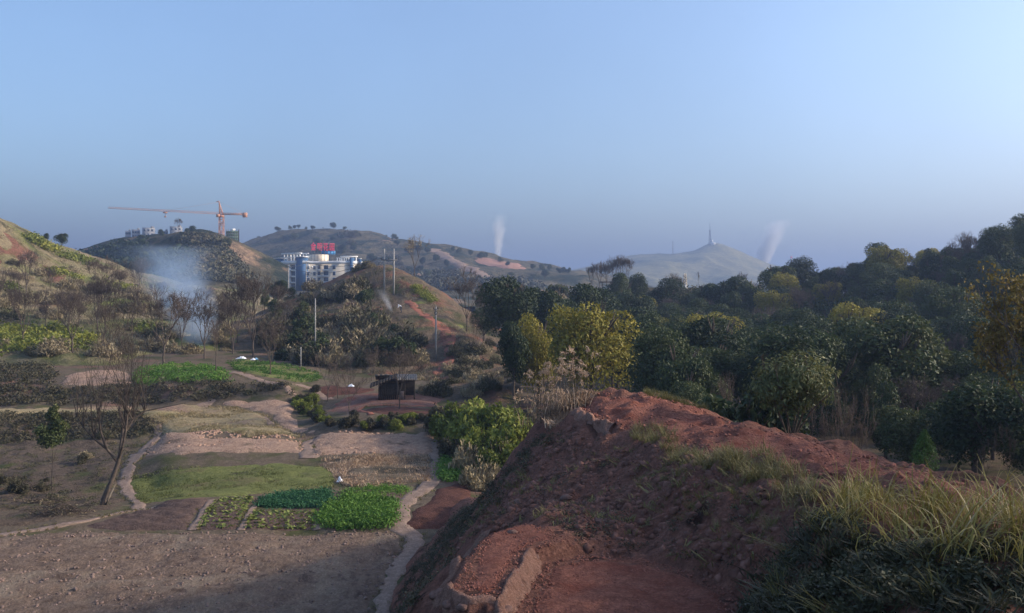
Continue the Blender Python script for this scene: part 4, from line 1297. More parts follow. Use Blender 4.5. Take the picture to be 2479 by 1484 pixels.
dv = r.normal(0, 1, (n, 3)); dv /= np.linalg.norm(dv, axis=1)[:, None]
rr = r.random(n) ** 0.35
rr *= (1 + 0.28 * np.sin(dv[:, 0] * 5 + 2 * dv[:, 1]) * np.cos(dv[:, 2] * 6 + 1) + 0.12 * r.normal(0, 1, n))
pos = dv * rr[:, None] * np.array([90 * s_, 90 * s_, 66 * s_]) + np.array([.03, 0, hh - 70 * s_])
keep = pos[:, 2] > hh * 0.33 + 0.15 * np.hypot(pos[:, 0], pos[:, 1])
pos, dv = pos[keep], dv[keep]
V, T, q = leaves_np(r, pos, dv + np.array([0, 0, .5]), 0.15, 0.34, 1.4, .5)
gt = thing('glossy_tree', (gx_, gd, gbz), "small round-headed glossy tree with many stems on the red field's crest", 'tree')
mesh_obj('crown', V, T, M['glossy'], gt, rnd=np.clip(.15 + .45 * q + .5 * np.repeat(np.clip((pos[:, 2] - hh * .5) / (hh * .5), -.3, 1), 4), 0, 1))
V, Q = tubes_np(segs); mesh_obj('trunk', V, Q, M['bark'], gt, smooth=True)

# yellow tree at the right edge
r = np.random.default_rng(353)
yd = 33.0
yx = (2560 - CX) / F * yd
yz = gz1(yx, yd)
hh = (HY - 770) / F * yd - yz
segs, tips = skeleton(r, hh, .16, 4, spread=.42, trunk=.28, first=5, kids=(2, 3), up=.06, shrink=.75, twig=.012)
tp = np.array([t[0] for t in tips])
tp = tp[r.random(len(tp)) < .9]
cl = np.concatenate([tp + r.normal(0, .20, tp.shape) for _ in range(34)])
V, T, q = leaves_np(r, cl, np.tile([0, 0, .8], (len(cl), 1)), .17, .6, .6, .8)
yt = thing('yellow_tree', (yx, yd, yz), "yellow-leaved tree at the right edge in front of the wood", 'tree')
yt.scale = (.8, .8, 1)
mesh_obj('crown', V, T, M['yellow'], yt, rnd=q)
V, Q = tubes_np(segs); mesh_obj('trunk', V, Q, M['bark'], yt, smooth=True)

# bright young cypress behind the tall grass
r = np.random.default_rng(359)
n = 2600
h = r.random(n) ** .8
an = r.random(n) * 6.28
prof = np.sin(np.clip(h, 0, 1) * 2.6 + .45) * .5
pos = np.stack([np.cos(an) * prof * r.uniform(.6, 1.05, n), np.sin(an) * prof * r.uniform(.6, 1.05, n), h * 2.0], 1)
V, T, q = leaves_np(r, pos, np.stack([np.cos(an), np.sin(an), np.ones(n) * .6], 1), .09, .4, -1.5, .4)
segs = [(np.array([0, 0, -.1]), np.array([0, 0, 1.6]), .04, .015)]
proto_tree('cypress', segs, (V, T, q), M['bark'], M['cypress'])
put('cypress', 'cypress', 2237, 1032, 19.5, "bright green young cypress behind the tall reed grass", 'tree', surf=MM, wide=.95)
# saplings right edge
for px, top, d, lab in ((2385, 1040, 15.5, "thin bare sapling rising from the reed grass near the cypress"), (2440, 1010, 14.5, "thin bare sapling at the right edge under the yellow tree")):
    put('thin1', 'sapling', px, top, d, lab, 'sapling', surf=MM, wide=.8)
# pale bare stems in front of the dark wood
for px, top, d, k in ((2048, 915, 40, 'thin0'), (2075, 960, 42, 'thin1'), (1745, 890, 46, 'thin0'), (1985, 950, 44, 'thin1')):
    put(k, 'bare_sapling', px, top, d, "pale bare sapling before the dark wood behind the red field", 'sapling', 'bare saplings behind the red field', wide=.7)

# skyline trees left and on the far hill
r = np.random.default_rng(367)
for i, (px, top, d, w, lab) in enumerate(((150, 563, 231, .95, "round-headed dark tree standing alone on the left skyline"), (112, 564, 226, .9, "dark tree on the left skyline beside the round-headed one"))):
    put('ever%d' % (i + 1), 'skyline_tree', px, top, d, lab, 'tree', surf=S_left, wide=w)
for k, (px, top, d) in enumerate(((672, 548, 868), (722, 543, 852), (806, 538, 842), (760, 548, 850), (782, 550, 848), (856, 560, 832), (935, 568, 805), (952, 568, 800))):
    put('ever%d' % (k % 6), 'far_tree', px, top, d, "dark tree on the crest of the far hill behind the apartments", 'tree', 'trees along the far hill crest', surf=S_far, wide=1.2)
for k in range(34):
    px = r.uniform(1040, 1380) if k < 20 else r.uniform(600, 1000)
    d = float(np.interp(px, [600, 800, 1000, 1200, 1380], [890, 840, 780, 705, 655])) - r.uniform(0, 8)
    x = (px - CX) / F * d
    z = float(S_far.z(np.array([x]), np.array([d]))[0])
    place('ever%d' % (k % 6), 'far_tree', (x, d, z - .3), r.uniform(3, 6), "small dark tree dotted along the far hill's long crest", 'tree', 'small trees along the far crest')

# ------------------------------------------------------------------ bushes
rb = np.random.default_rng(401)
def bush_at(px, py, surf, kind, size, label, group=None, name='bush', cat='bush', wide=1.0, d1=900):
    p = surf.hit(px, py, d1=d1)
    return place('bush_%s%d' % (kind, rb.integers(4)), name, (p.x, p.y, p.z - .1), size, label, cat, group, wide=wide, crown_name='foliage', stem_name='stems')

# dark bushes over the face of the ridge
for k in range(64):
    px = rb.uniform(650, 985); py = rb.uniform(690, 890)
    if px > 930 and py < 800: continue
    if py < 700 and px > 840: continue
    kind = ('scrubdark', 'scrubdark', 'ever', 'scrub')[k % 4]
    bush_at(px, py, S_ridge, kind, rb.uniform(1.8, 3.6), "olive bush on the left face of the pole ridge", 'bushes on the ridge face', wide=rb.uniform(.8, 1.2))
for k in range(26):
    px = rb.uniform(990, 1190); py = rb.uniform(830, 960)
    if 1030 < px < 1100 and py < 900: continue
    bush_at(px, py, S_ridge, ('scrub', 'scrubdark')[k % 2], rb.uniform(.8, 1.6), "brown scrub bush at the right foot of the pole ridge", 'scrub at the ridge foot')
for k in range(16):
    px = 868 + 62 * k / 16 + rb.uniform(-4, 4) if k < 9 else 640 + 110 * (k - 9) / 7
    d = rb.uniform(170, 181)
    x = (px - CX) / F * d
    place('bush_%s%d' % (('scrubdark', 'ever', 'scrub')[k % 3], k % 4), 'bush', (x, d, gz1(x, d) - .2), rb.uniform(.9, 1.7), "bush on the crest of the pole ridge before the apartments", 'bush', 'bushes on the ridge crest', crown_name='foliage', stem_name='stems')
for k in range(26):
    px = rb.uniform(1070, 1255); d = rb.uniform(82, 112)
    x = (px - CX) / F * d
    place('bush_%s%d' % (('scrub', 'scrubdark', 'scrub')[k % 3], k % 4), 'bush', (x, d, gz1(x, d) - .2), rb.uniform(.6, 1.5), "dry brown bush on the slope right of the shed", 'bush', 'dry bushes right of the shed', crown_name='foliage', stem_name='stems')
# green bushes by the path, right
for k, (px, py, h, d, kind) in enumerate(((1100, 1040, 3.6, 64, 'bushgreen'), (1145, 1030, 4.2, 62, 'bushgreen'), (1190, 1040, 4.4, 60, 'bushgreen'), (1235, 1060, 4.0, 57, 'bushgreen'), (1215, 1080, 3.2, 54, 'bushgreen'), (1170, 1070, 3.0, 57, 'bushgreen'),
                                        (1130, 1100, 2.3, 55, 'scrub'), (1165, 1110, 2.2, 52, 'scrub'), (1090, 1080, 2.0, 58, 'bankveg'), (1080, 1000, 3.0, 66, 'bankveg'), (1245, 1000, 3.8, 62, 'bushgreen'), (1290, 960, 4.0, 62, 'scrub'))):
    x = (px - CX) / F * d
    nm = {'bushgreen': "bright green leafy bush beside the valley path", 'scrub': "brown scrub bush below the green bushes beside the path", 'bankveg': "dark bush at the left end of the green bushes"}[kind]
    place('bush_%s%d' % (kind, k % 4), 'bush', (x, d, gz1(x, d) - .15), h * .85, nm, 'bush', 'bushes beside the valley path', wide=.8, crown_name='foliage', stem_name='stems')
# bushes on the banks
for k in range(24):
    px = rb.uniform(775, 1065); py = rb.uniform(1012, 1046)
    bush_at(px, py, V_, ('bankveg', 'bankveg', 'bushgreen')[k % 3], rb.uniform(.5, .95), "low dark green bush on the bank below the pink terrace", 'bushes on the terrace bank')
for k in range(16):
    px = rb.uniform(715, 775); py = rb.uniform(935, 1030)
    bush_at(px, py, V_, ('bankveg', 'bushgreen')[k % 2], rb.uniform(.6, 1.1), "green weed clump growing in the ditch between the fields", 'weeds in the ditch')
for k in range(22):
    px = rb.uniform(-40, 370); py = rb.uniform(1010, 1220)
    if px > 290 and py > 1060: continue
    bush_at(px, py, V_, ('bankveg', 'scrubdark', 'bankveg', 'scrub')[k % 4], rb.uniform(.35, 1.0), "low dark scrub bush in the hollow left of the footpath", 'scrub in the left hollow')
# left hillside scrub
for k in range(90):
    px = rb.uniform(-40, 640); py = rb.uniform(600, 860)
    sky = np.interp(px, [-40, 0, 45, 100, 150, 220, 300, 380, 500, 640], [500, 540, 555, 585, 612, 635, 655, 680, 700, 735])
    if py < sky + 6: continue
    bush_at(px, py, S_left, ('scrub', 'scrub', 'scrub', 'scrubdark')[k % 4], rb.uniform(.9, 2.4), "brown dry scrub bush on the sunny hillside at left", 'scrub on the left hillside', wide=rb.uniform(.9, 1.4))
# crane hill woods
for k in range(80):
    px = rb.uniform(215, 600); py = rb.uniform(565, 690)
    sky = np.interp(px, [200, 260, 300, 400, 480, 520, 572, 600], [618, 594, 580, 570, 560, 565, 614, 672])
    if py < sky + 3: continue
    p = S_crane.hit(px, py, 285, 600)
    place('ever%d' % (k % 6) if px < 470 or k % 4 == 0 else 'bush_scrub%d' % (k % 4), 'hill_tree', (p.x, p.y, p.z - .3), rb.uniform(2.2, 4.5), "tree or bush in the woodland on the crane hill", 'tree', 'woodland on the crane hill', wide=rb.uniform(1, 1.3))
for k in range(90):
    px = rb.uniform(590, 1320); py = rb.uniform(570, 690)
    sky = np.interp(px, [580, 640, 672, 800, 930, 1050, 1200, 1330], [612, 594, 570, 558, 578, 602, 630, 668])
    if py < sky + 4: continue
    p = S_far.hit(px, py, 450, 1100)
    place('ever%d' % (k % 6) if k % 3 else 'bush_scrubdark%d' % (k % 4), 'hill_tree', (p.x, p.y, p.z - .3), rb.uniform(3.5, 7), "small tree on the far hillside behind the apartments", 'tree', 'trees on the far hillside', wide=rb.uniform(1.1, 1.7))
# far wooded ridge left part: scrub
for k in range(70):
    px = rb.uniform(1240, 1960); py = rb.uniform(702, 800)
    p = S_wood.hit(px, py, 60, 300)
    kind = ('scrubdark', 'ever', 'scrubdark', 'scrub')[k % 4]
    place('bush_%s%d' % (kind, k % 4), 'bush', (p.x, p.y, p.z - .2), rb.uniform(1.5, 4.0), "dark scrub bush on the face of the far wooded ridge", 'bush', 'scrub on the far ridge face', wide=rb.uniform(.9, 1.3), crown_name='foliage', stem_name='stems')

# ------------------------------------------------------------------ scattered ground plants (not countable)
def scatter(name, proto, pts, scale, mat, kind="stuff", tilt=0.15, seed=1, label=None):
    """many copies of small plants as one mesh; proto = list of (V, T, rnd)"""
    r = np.random.default_rng(seed)
    Vs, Ts, Rs, n = [], [], [], 0
    pts = np.asarray(pts); which = r.integers(len(proto), size=len(pts))
    for k, (V, T, q) in enumerate(proto):
        p = pts[which == k]
        if not len(p): continue
        m = len(p)
        an = r.random(m) * 6.28
        c, s = np.cos(an), np.sin(an)
        sz = scale * r.uniform(.6, 1.4, m)
        X = V[None, :, 0] * c[:, None] - V[None, :, 1] * s[:, None]
        Y = V[None, :, 0] * s[:, None] + V[None, :, 1] * c[:, None]
        Z = np.repeat(V[None, :, 2], m, 0)
        tx, ty = r.normal(0, tilt, m), r.normal(0, tilt, m)
        A = np.stack([X + Z * tx[:, None], Y + Z * ty[:, None], Z], -1) * sz[:, None, None] + p[:, None, :]
        Vs.append(A.reshape(-1, 3))
        Ts.append((T[None] + (np.arange(m) * len(V))[:, None, None]).reshape(-1, T.shape[1]) + n)
        Rs.append((np.repeat(r.random(m)[:, None], len(V), 1) * .5 + q[None] * .5).ravel())
        n += m * len(V)
    o = mesh_obj(name, np.concatenate(Vs), np.concatenate(Ts), mat, rnd=np.concatenate(Rs))
    o["kind"] = kind
    return o


def blades(r, n, h, w, bend, spread, seg=4):
    """a tuft of curved grass blades"""
    Vs, Ts, Rs, k0 = [], [], [], 0
    for i in range(n):
        an = r.random() * 6.28
        b = bend * r.uniform(.3, 1.5)
        L = h * r.uniform(.55, 1.15)
        base = np.array([r.normal(0, spread), r.normal(0, spread), 0])
        out = np.array([math.cos(an), math.sin(an), 0]); side = np.array([-math.sin(an), math.cos(an), 0])
        th = r.uniform(.02, .25)
        p = base.copy()
        pts = []
        for s in range(seg + 1):
            f = s / seg
            ww = w * (1 - f) ** .7 * (.6 + .4 * min(1, f * 4)) / 2
            pts += [p - side * ww, p + side * ww]
            th += b / seg * (1 + f)
            p = p + (out * math.sin(th) + np.array([0, 0, math.cos(th)])) * L / seg
        Vs.append(np.array(pts))
        for s in range(seg):
            a = k0 + 2 * s
            Ts += [[a, a + 1, a + 3], [a, a + 3, a + 2]]
        Rs += [r.random()] * (2 * (seg + 1))
        k0 += 2 * (seg + 1)
    return np.concatenate(Vs), np.array(Ts), np.array(Rs)


rs = np.random.default_rng(500)
short_tuft = [blades(rs, 7, .22, .036, .9, .07, 2) for _ in range(6)]
light_tuft = [blades(rs, 11, .55, .034, 1.2, .14, 2) for _ in range(6)]
far_clump = []
for i in range(5):
    r = np.random.default_rng(560 + i)
    pos = r.normal(0, 1, (24, 3)) * np.array([.55, .55, .25]) + np.array([0, 0, .38])
    far_clump.append(leaves_np(r, pos, pos * np.array([1, 1, .5]) + np.array([0, 0, .4]), .52, .55, .1, .9))
long_tuft = [blades(rs, 26, .55, .018, 1.2, .08, 4) for _ in range(4)]
reed_tuft = [blades(rs, int(rs.integers(14, 26)), float(rs.uniform(.75, 1.25)), .028, float(rs.uniform(.9, 1.9)), .14, 8) for _ in range(9)]
wood_clump = []
for i in range(4):
    r = np.random.default_rng(570 + i)
    pos = r.normal(0, 1, (44, 3)) * np.array([.6, .6, .35]) + np.array([0, 0, .3])
    wood_clump.append(leaves_np(r, pos, pos * np.array([1, 1, .5]) + np.array([0, 0, .4]), .23, .6, .1, .9))
weed = []
for i in range(4):
    r = np.random.default_rng(520 + i)
    n = 40
    pos = r.normal(0, 1, (n, 3)) * np.array([.16, .16, .09]) + np.array([0, 0, .14])
    weed.append(leaves_np(r, pos, np.tile([0, 0, 1.0], (n, 1)), .10, .6, .2, .8))
clump = []
for i in range(4):
    r = np.random.default_rng(530 + i)
    n = 60
    pos = r.normal(0, 1, (n, 3)) * np.array([.55, .55, .25]) + np.array([0, 0, .38])
    clump.append(leaves_np(r, pos, pos * np.array([1, 1, .5]) + np.array([0, 0, .4]), .34, .45, .1, .9))
ico = np.array([[0, 0, 1], [.9, 0, .4], [.28, .85, .42], [-.72, .52, .45], [-.72, -.52, .38], [.28, -.85, .44], [.6, .5, -.5], [-.3, .8, -.5], [-.8, 0, -.5], [-.2, -.8, -.5], [.7, -.5, -.5]])
icoT = np.array([[0, 1, 2], [0, 2, 3], [0, 3, 4], [0, 4, 5], [0, 5, 1], [1, 6, 2], [2, 6, 7], [2, 7, 3], [3, 7, 8], [3, 8, 4], [4, 8, 9], [4, 9, 5], [5, 9, 10], [5, 10, 1], [1, 10, 6]])
clods = []
for i in range(5):
    r = np.random.default_rng(540 + i)
    clods.append((ico * r.uniform(.6, 1.25, (11, 1)) * np.array([1, .8, .62]), icoT, np.zeros(11)))


def in_px_poly(n, poly, surf, seed, d0=6, d1=600, dens=None):
    """random spots on SURF inside an outline given in picture units"""
    r = np.random.default_rng(seed)
    w = np.array([surf.hit(px, py, d0, d1)[:2] for px, py in poly])
    lo, hi = w.min(0), w.max(0)
    out = []
    tries = 0
    while sum(map(len, out)) < n and tries < 60:
        tries += 1
        p = lo + r.random((max(200, n), 2)) * (hi - lo)
        k = inside(w, p[:, 0], p[:, 1])
        p = p[k]
        if dens is not None:
            p = p[r.random(len(p)) < dens(p[:, 0], p[:, 1])]
        out.append(p)
    p = np.concatenate(out)[:n]
    return np.column_stack([p, surf.z(p[:, 0], p[:, 1])])


def world_in(n, B, surf, seed, dens=None, lift=0.0, sp=None):
    r = np.random.default_rng(seed)
    lo, hi = B.min(0), B.max(0)
    out = []
    t = 0
    while sum(map(len, out)) < n and t < 60:
        t += 1
        p = lo + r.random((max(200, n), 2)) * (hi - lo)
        p = p[inside(B, p[:, 0], p[:, 1])]
        if dens is not None: p = p[r.random(len(p)) < dens(p[:, 0], p[:, 1])]
        out.append(p)
    p = np.concatenate(out)[:n]
    return np.column_stack([p, surf.z(p[:, 0], p[:, 1]) + lift])


def lift_z(p, a_, b_):
    p[:, 2] += a_ + (b_ - a_) * np.random.default_rng(3).random(len(p))
    return p


# clods
scatter("soil_clods", clods, world_in(2200, bigB[(bigB[:, 1] < 60)], V_, 1, lift=.08), .075, M['clod_grey'], seed=2)
scatter("soil_clods", clods, world_in(2400, t2B, MM, 3, lift=.02), .020, M['clod'], seed=4)
scatter("soil_clods", clods, world_in(1500, t1B, MM, 5, lift=.02), .020, M['clod'], seed=6)
scatter("soil_clods", clods, world_in(2600, cfB, MM, 7, lift=.04), .045, M['clod'], seed=8)
face = [(1060, 1380), (1120, 1270), (1250, 1150), (1370, 1040), (1480, 1070), (1640, 1110), (1800, 1160), (1960, 1230), (1880, 1380), (1780, 1400), (1560, 1340), (1400, 1320), (1280, 1262), (1180, 1285)]
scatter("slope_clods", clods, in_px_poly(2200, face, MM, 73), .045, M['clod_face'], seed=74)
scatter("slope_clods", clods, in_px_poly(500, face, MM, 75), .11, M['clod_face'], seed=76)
scatter("slope_litter", short_tuft, in_px_poly(260, face, MM, 77, dens=lambda x, y: np.clip(.2 + 2 * fbm(x / 1.2, y / 1.2, 19, 3), 0, 1)), .8, M['verge'], seed=78, tilt=1.0)
scatter("soil_clods", clods, in_px_poly(900, [(770, 1055), (1050, 1052), (1034, 1100), (760, 1102)], V_, 9), .16, M['clod_pink'], seed=10)
scatter("soil_clods", clods, in_px_poly(800, [(362, 1070), (735, 1066), (735, 1094), (350, 1104)], V_, 11), .14, M['clod_pink'], seed=12)
# turf
mead = [(318, 1155), (520, 1130), (790, 1128), (812, 1150), (806, 1180), (520, 1203), (340, 1216)]
scatter("meadow_grass", short_tuft, in_px_poly(2800, mead, V_, 13, dens=lambda x, y: np.clip(.5 + 1.6 * fbm(x / 4, y / 2, 7, 3), 0.02, 1)), .8, M['meadowblade'], seed=14)
scatter("dry_turf", short_tuft, in_px_poly(3000, [(392, 1052), (345, 1010), (340, 990), (440, 980), (560, 984), (650, 1008), (690, 1042), (740, 1056), (600, 1059)], V_, 15, dens=lambda x, y: np.clip(.5 + 1.6 * fbm(x / 5, y / 2, 9, 3), 0.05, 1)), 1.2, M['beigeblade'], seed=16)
scatter("stubble_grass", short_tuft, in_px_poly(2200, [(820, 1104), (1035, 1106), (1040, 1165), (850, 1178), (822, 1170), (780, 1116)], V_, 17, dens=lambda x, y: np.clip(.5 + 1.8 * fbm(x / 3, y / 1.6, 10, 3), 0.03, 1)), 1.2, M['drygrass'], seed=18)
scatter("bank_grass", far_clump, in_px_poly(700, [(-60, 935), (130, 940), (330, 936), (560, 930), (700, 938), (722, 965), (560, 962), (480, 972), (340, 980), (-60, 984)], V_, 19), .34, M['bankveg'], seed=20)
scatter("bank_grass", far_clump, in_px_poly(420, [(-60, 885), (110, 878), (140, 905), (130, 935), (-60, 932)], V_, 61), .34, M['bankveg'], seed=62)
scatter("bank_grass", far_clump, in_px_poly(650, [(-60, 1012), (60, 1003), (335, 1000), (378, 1032), (375, 1058), (300, 1065), (-60, 1065)], V_, 21), .28, M['bankveg'], seed=22)
scatter("hollow_weeds", clump, in_px_poly(420, [(-60, 1065), (340, 1068), (300, 1150), (300, 1200), (200, 1250), (-60, 1280)], V_, 23), .24, M['scrubdark'], seed=24)
ed = np.concatenate(EDGES)
scatter("path_edge_grass", short_tuft, np.column_stack([ed, V_.z(ed[:, 0], ed[:, 1]) + .02]), .62, M['verge'], seed=72)
# green plots in the middle distance
scatter("green_crop", far_clump, world_in(620, gA, V_, 25, lambda x, y: np.clip(.5 + 1.5 * fbm(x / 3, y / 3, 5, 2), 0, 1)), .30, M['veg'], seed=26)
scatter("green_crop", far_clump, world_in(480, gB, V_, 27, lambda x, y: np.clip(.5 + 1.5 * fbm(x / 3, y / 3, 6, 2), 0, 1)), .28, M['veg'], seed=28)
scatter("ridge_tufts", light_tuft, in_px_poly(420, [(955, 665), (1000, 700), (1050, 728), (1090, 758), (1150, 815), (1140, 840), (1060, 790), (980, 720)], S_ridge, 97, dens=lambda x, y: np.clip(.3 + 2.5 * fbm(x / 3, y / 3, 37, 3), 0, 1)), 1.1, M['scrub'], seed=98, tilt=.4)
# rape on the hillside
for k, (n, poly, sz) in enumerate(((420, [(-60, 788), (60, 792), (200, 806), (230, 835), (200, 848), (-60, 858)], .8), (90, [(58, 572), (80, 574), (110, 590), (100, 598), (70, 586)], 1.0), (60, [(98, 592), (140, 606), (130, 612), (100, 602)], 1.0),
                                 (90, [(130, 612), (230, 636), (220, 644), (140, 624)], .9), (80, [(120, 660), (200, 672), (195, 680), (130, 672)], .9), (90, [(250, 680), (330, 700), (330, 708), (270, 694)], .9), (160, [(340, 790), (420, 800), (410, 812), (330, 806)], .7),
                                 (120, [(-40, 690), (30, 692), (40, 705), (-40, 706)], .8))):
    scatter("rape_plants", far_clump, in_px_poly(n, poly, S_left, 600 + k), sz, M['rape'], seed=620 + k)
scatter("hill_grass", light_tuft, in_px_poly(2700, [(-60, 545), (45, 560), (150, 612), (300, 655), (480, 700), (640, 740), (640, 800), (400, 840), (200, 862), (-60, 865)], S_left, 31), 1.9, M['scrub'], seed=32, tilt=.4)
scatter("ridge_grass", light_tuft, in_px_poly(2200, [(650, 745), (800, 700), (900, 650), (940, 650), (960, 760), (1010, 830), (1060, 900), (1200, 870), (1160, 930), (1000, 925), (760, 895), (650, 860)], S_ridge, 33), 1.4, M['scrubdark'], seed=34, tilt=.4)
scatter("ridge_grass", clump, in_px_poly(90, [(1000, 694), (1020, 704), (1055, 732), (1040, 734), (1010, 712)], S_ridge, 35), .7, M['rape'], seed=36)
wd = lambda q: (lambda x, y: np.clip(.5 + 3 * fbm(x / q, y / q, 31, 3), 0, 1))
scatter("hill_woodland", far_clump, in_px_poly(1000, [(215, 622), (300, 598), (400, 590), (440, 590), (450, 660), (400, 695), (200, 705), (120, 690)], S_crane, 85, dens=wd(30)), 3.2, M['ever'], seed=86)
scatter("hill_scrub", far_clump, in_px_poly(1100, [(440, 574), (520, 576), (570, 626), (610, 690), (500, 700), (430, 690)], S_crane, 87, dens=wd(20)), 2.2, M['scrubdark'], seed=88)
scatter("hill_scrub", far_clump, in_px_poly(1100, [(590, 612), (680, 575), (800, 560), (930, 580), (1050, 604), (1200, 632), (1330, 672), (1400, 700), (1100, 705), (900, 700), (600, 700)], S_far, 89, dens=wd(45)), 3.6, M['scrubdark'], seed=90)
scatter("hill_woodland", far_clump, in_px_poly(1500, [(590, 612), (680, 575), (800, 560), (930, 580), (1050, 604), (1150, 640), (1000, 690), (900, 690), (600, 690)], S_far, 91, dens=wd(60)), 4.5, M['ever'], seed=92)
scatter("ridge_scrub", far_clump, in_px_poly(1500, [(1200, 740), (1430, 712), (1600, 704), (1700, 708), (1800, 716), (1960, 740), (1960, 800), (1800, 830), (1500, 790), (1250, 800)], S_wood, 93, dens=wd(14)), 1.6, M['scrubdark'], seed=94)
scatter("wood_undergrowth", wood_clump, lift_z(in_px_poly(1600, [(1480, 790), (1800, 780), (1980, 740), (2150, 725), (2330, 690), (2540, 640), (2540, 1150), (2200, 1120), (1800, 1030), (1560, 990)], S_wood, 95), 1.0, 3.2), 1.9, M['ever'], seed=96)
# plants over the foreground mound
mg = lambda x, y: np.clip(.35 + 2.0 * fbm(x / 1.6, y / 1.6, 13, 3), 0.0, 1)
scatter("mound_weeds", weed, in_px_poly(420, [(1010, 1330), (1100, 1260), (1250, 1130), (1370, 1020), (1480, 1080), (1640, 1100), (1900, 1190), (1980, 1260), (1850, 1400), (1760, 1400), (1560, 1340), (1400, 1320), (1280, 1262), (1180, 1285), (1060, 1420), (1000, 1480), (960, 1470)], MM, 37, dens=mg), .36, M['bankveg'], seed=38)
scatter("slope_weeds", weed, in_px_poly(900, [(960, 1455), (1000, 1375), (1060, 1300), (1120, 1235), (1200, 1165), (1270, 1085), (1330, 1035), (1340, 1075), (1270, 1150), (1180, 1240), (1110, 1330), (1040, 1420), (1000, 1484)], MM, 63), .5, M['bankveg'], seed=64)
scatter("slope_grass", long_tuft, in_px_poly(260, [(960, 1455), (1000, 1375), (1060, 1300), (1120, 1235), (1200, 1165), (1270, 1085), (1340, 1030), (1340, 1060), (1270, 1120), (1180, 1215), (1110, 1300), (1040, 1400), (1000, 1484)], MM, 65), .45, M['bankveg'], seed=66)
scatter("slope_grass", long_tuft, in_px_poly(70, [(1560, 1100), (1700, 1150), (1850, 1180), (1960, 1240), (1880, 1330), (1760, 1330), (1640, 1260), (1540, 1180)], MM, 67), .38, M['verge'], seed=68, tilt=.6)
scatter("verge_grass", long_tuft, in_px_poly(100, [(1520, 1045), (1600, 1040), (1640, 1085), (1720, 1120), (1800, 1118), (1900, 1145), (1990, 1170), (2010, 1225), (1930, 1200), (1800, 1160), (1680, 1135), (1600, 1090), (1540, 1075)], MM, 39), .62, M['verge'], seed=40)
scatter("verge_grass", long_tuft, in_px_poly(60, [(1700, 1120), (1800, 1110), (1900, 1140), (1990, 1180), (2000, 1250), (1900, 1220), (1780, 1170)], MM, 41), .75, M['verge'], seed=42)
scatter("crest_grass", long_tuft, in_px_poly(130, [(1560, 950), (1650, 970), (1720, 995), (1730, 1000), (1650, 980), (1560, 957)], MM, 43), .45, M['verge'], seed=44)
scatter("tall_reed_grass", reed_tuft, in_px_poly(56, [(2040, 1235), (2050, 1215), (2200, 1225), (2350, 1245), (2560, 1270), (2560, 1400), (2300, 1390), (2100, 1370), (1980, 1320)], MM, 45), .62, M['reed'], seed=46, tilt=.25)
lowr = [(1800, 1450), (1870, 1340), (1970, 1260), (2100, 1290), (2300, 1330), (2560, 1350), (2560, 1570), (1850, 1570)]
scatter("undergrowth", weed, in_px_poly(800, lowr, MM, 47, dens=lambda x, y: np.clip(.25 + 2.2 * fbm(x / .9, y / .9, 23, 3), 0, 1)), .42, M['under'], seed=48)
scatter("undergrowth", long_tuft, in_px_poly(180, lowr, MM, 79), .42, M['bankveg'], seed=80, tilt=.7)
scatter("undergrowth", short_tuft, in_px_poly(600, lowr, MM, 81), .9, M['under'], seed=82, tilt=.9)
scatter("dead_stalks", long_tuft, in_px_poly(26, lowr, MM, 83), .6, M['verge'], seed=84, tilt=.8)
scatter("dry_litter", short_tuft, in_px_poly(420, [(1330, 995), (1400, 962), (1440, 952), (1420, 985), (1375, 1000), (1340, 1040)], MM, 49), 1.3, M['drygrass'], seed=50, tilt=.8)

# dry plume grass on the knoll
def plume_clump(name, px, py, d, n, h, label, seed):
    r = np.random.default_rng(seed)
    x = (px - CX) / F * d
    z = gz1(x, d)
    o = thing(name, (x, d, z - .05), label, 'grass')
    V, T, q = blades(r, n * 3, h * .62, .030, 1.5, .30, 6)
    mesh_obj('blades', V, T, M['drygrass'], o, rnd=q)
    segs = []
    pv, pt_, pq, k0 = [], [], [], 0
    for i in range(n):
        p = np.array([r.normal(0, .34), r.normal(0, .3), 0]); dd = np.array([r.normal(0, .14), r.normal(0, .14), 1.0])
        L = h * r.uniform(.6, 1.0)
        for s in range(5):
            dd = dd + r.normal(0, .06, 3); dd /= np.linalg.norm(dd)
            q_ = p + dd * L / 5
            segs.append((p, q_, .008, .007)); p = q_
        # drooping feathery plume
        side = np.array([r.normal(0, 1), r.normal(0, 1), 0]); side /= np.linalg.norm(side)
        n_l = 26
        tt = r.random(n_l)
        pos = p + side * (tt[:, None] ** 1.6) * .28 * r.uniform(.5, 1.2) + np.array([0, 0, 1]) * (tt * .30 - tt ** 2 * .25)[:, None] + r.normal(0, .02, (n_l, 3))
        a, b, c = leaves_np(r, pos, np.tile(side, (n_l, 1)), .10, .30, .8, .8)
        pv.append(a); pt_.append(b + k0); pq.append(c); k0 += len(a)
    V, Q = tubes_np(segs)
    mesh_obj('stalks', V, Q, M['straw'], o)
    mesh_obj('plumes', np.concatenate(pv), np.concatenate(pt_), M['drygrass'], o, rnd=np.clip(np.concatenate(pq) * .6 + .4, 0, 1))


plume_clump('plume_grass', 1330, 1000, 30.0, 26, 2.1, "dry plume grass clump at the left of the knoll", 701)
plume_clump('plume_grass', 1385, 990, 29.5, 24, 2.1, "dry plume grass clump on the knoll nearest the red field", 702)
plume_clump('plume_grass', 1300, 1010, 31.5, 16, 1.5, "shorter dry plume grass clump hanging over the knoll's left edge", 703)
plume_clump('plume_grass', 1150, 860, 110.0, 30, 4.5, "pale dry grass clump at the right foot of the pole ridge", 704)
plume_clump('plume_grass', 1355, 960, 33, 18, 1.6, "dry grass clump behind the others on the knoll", 705)

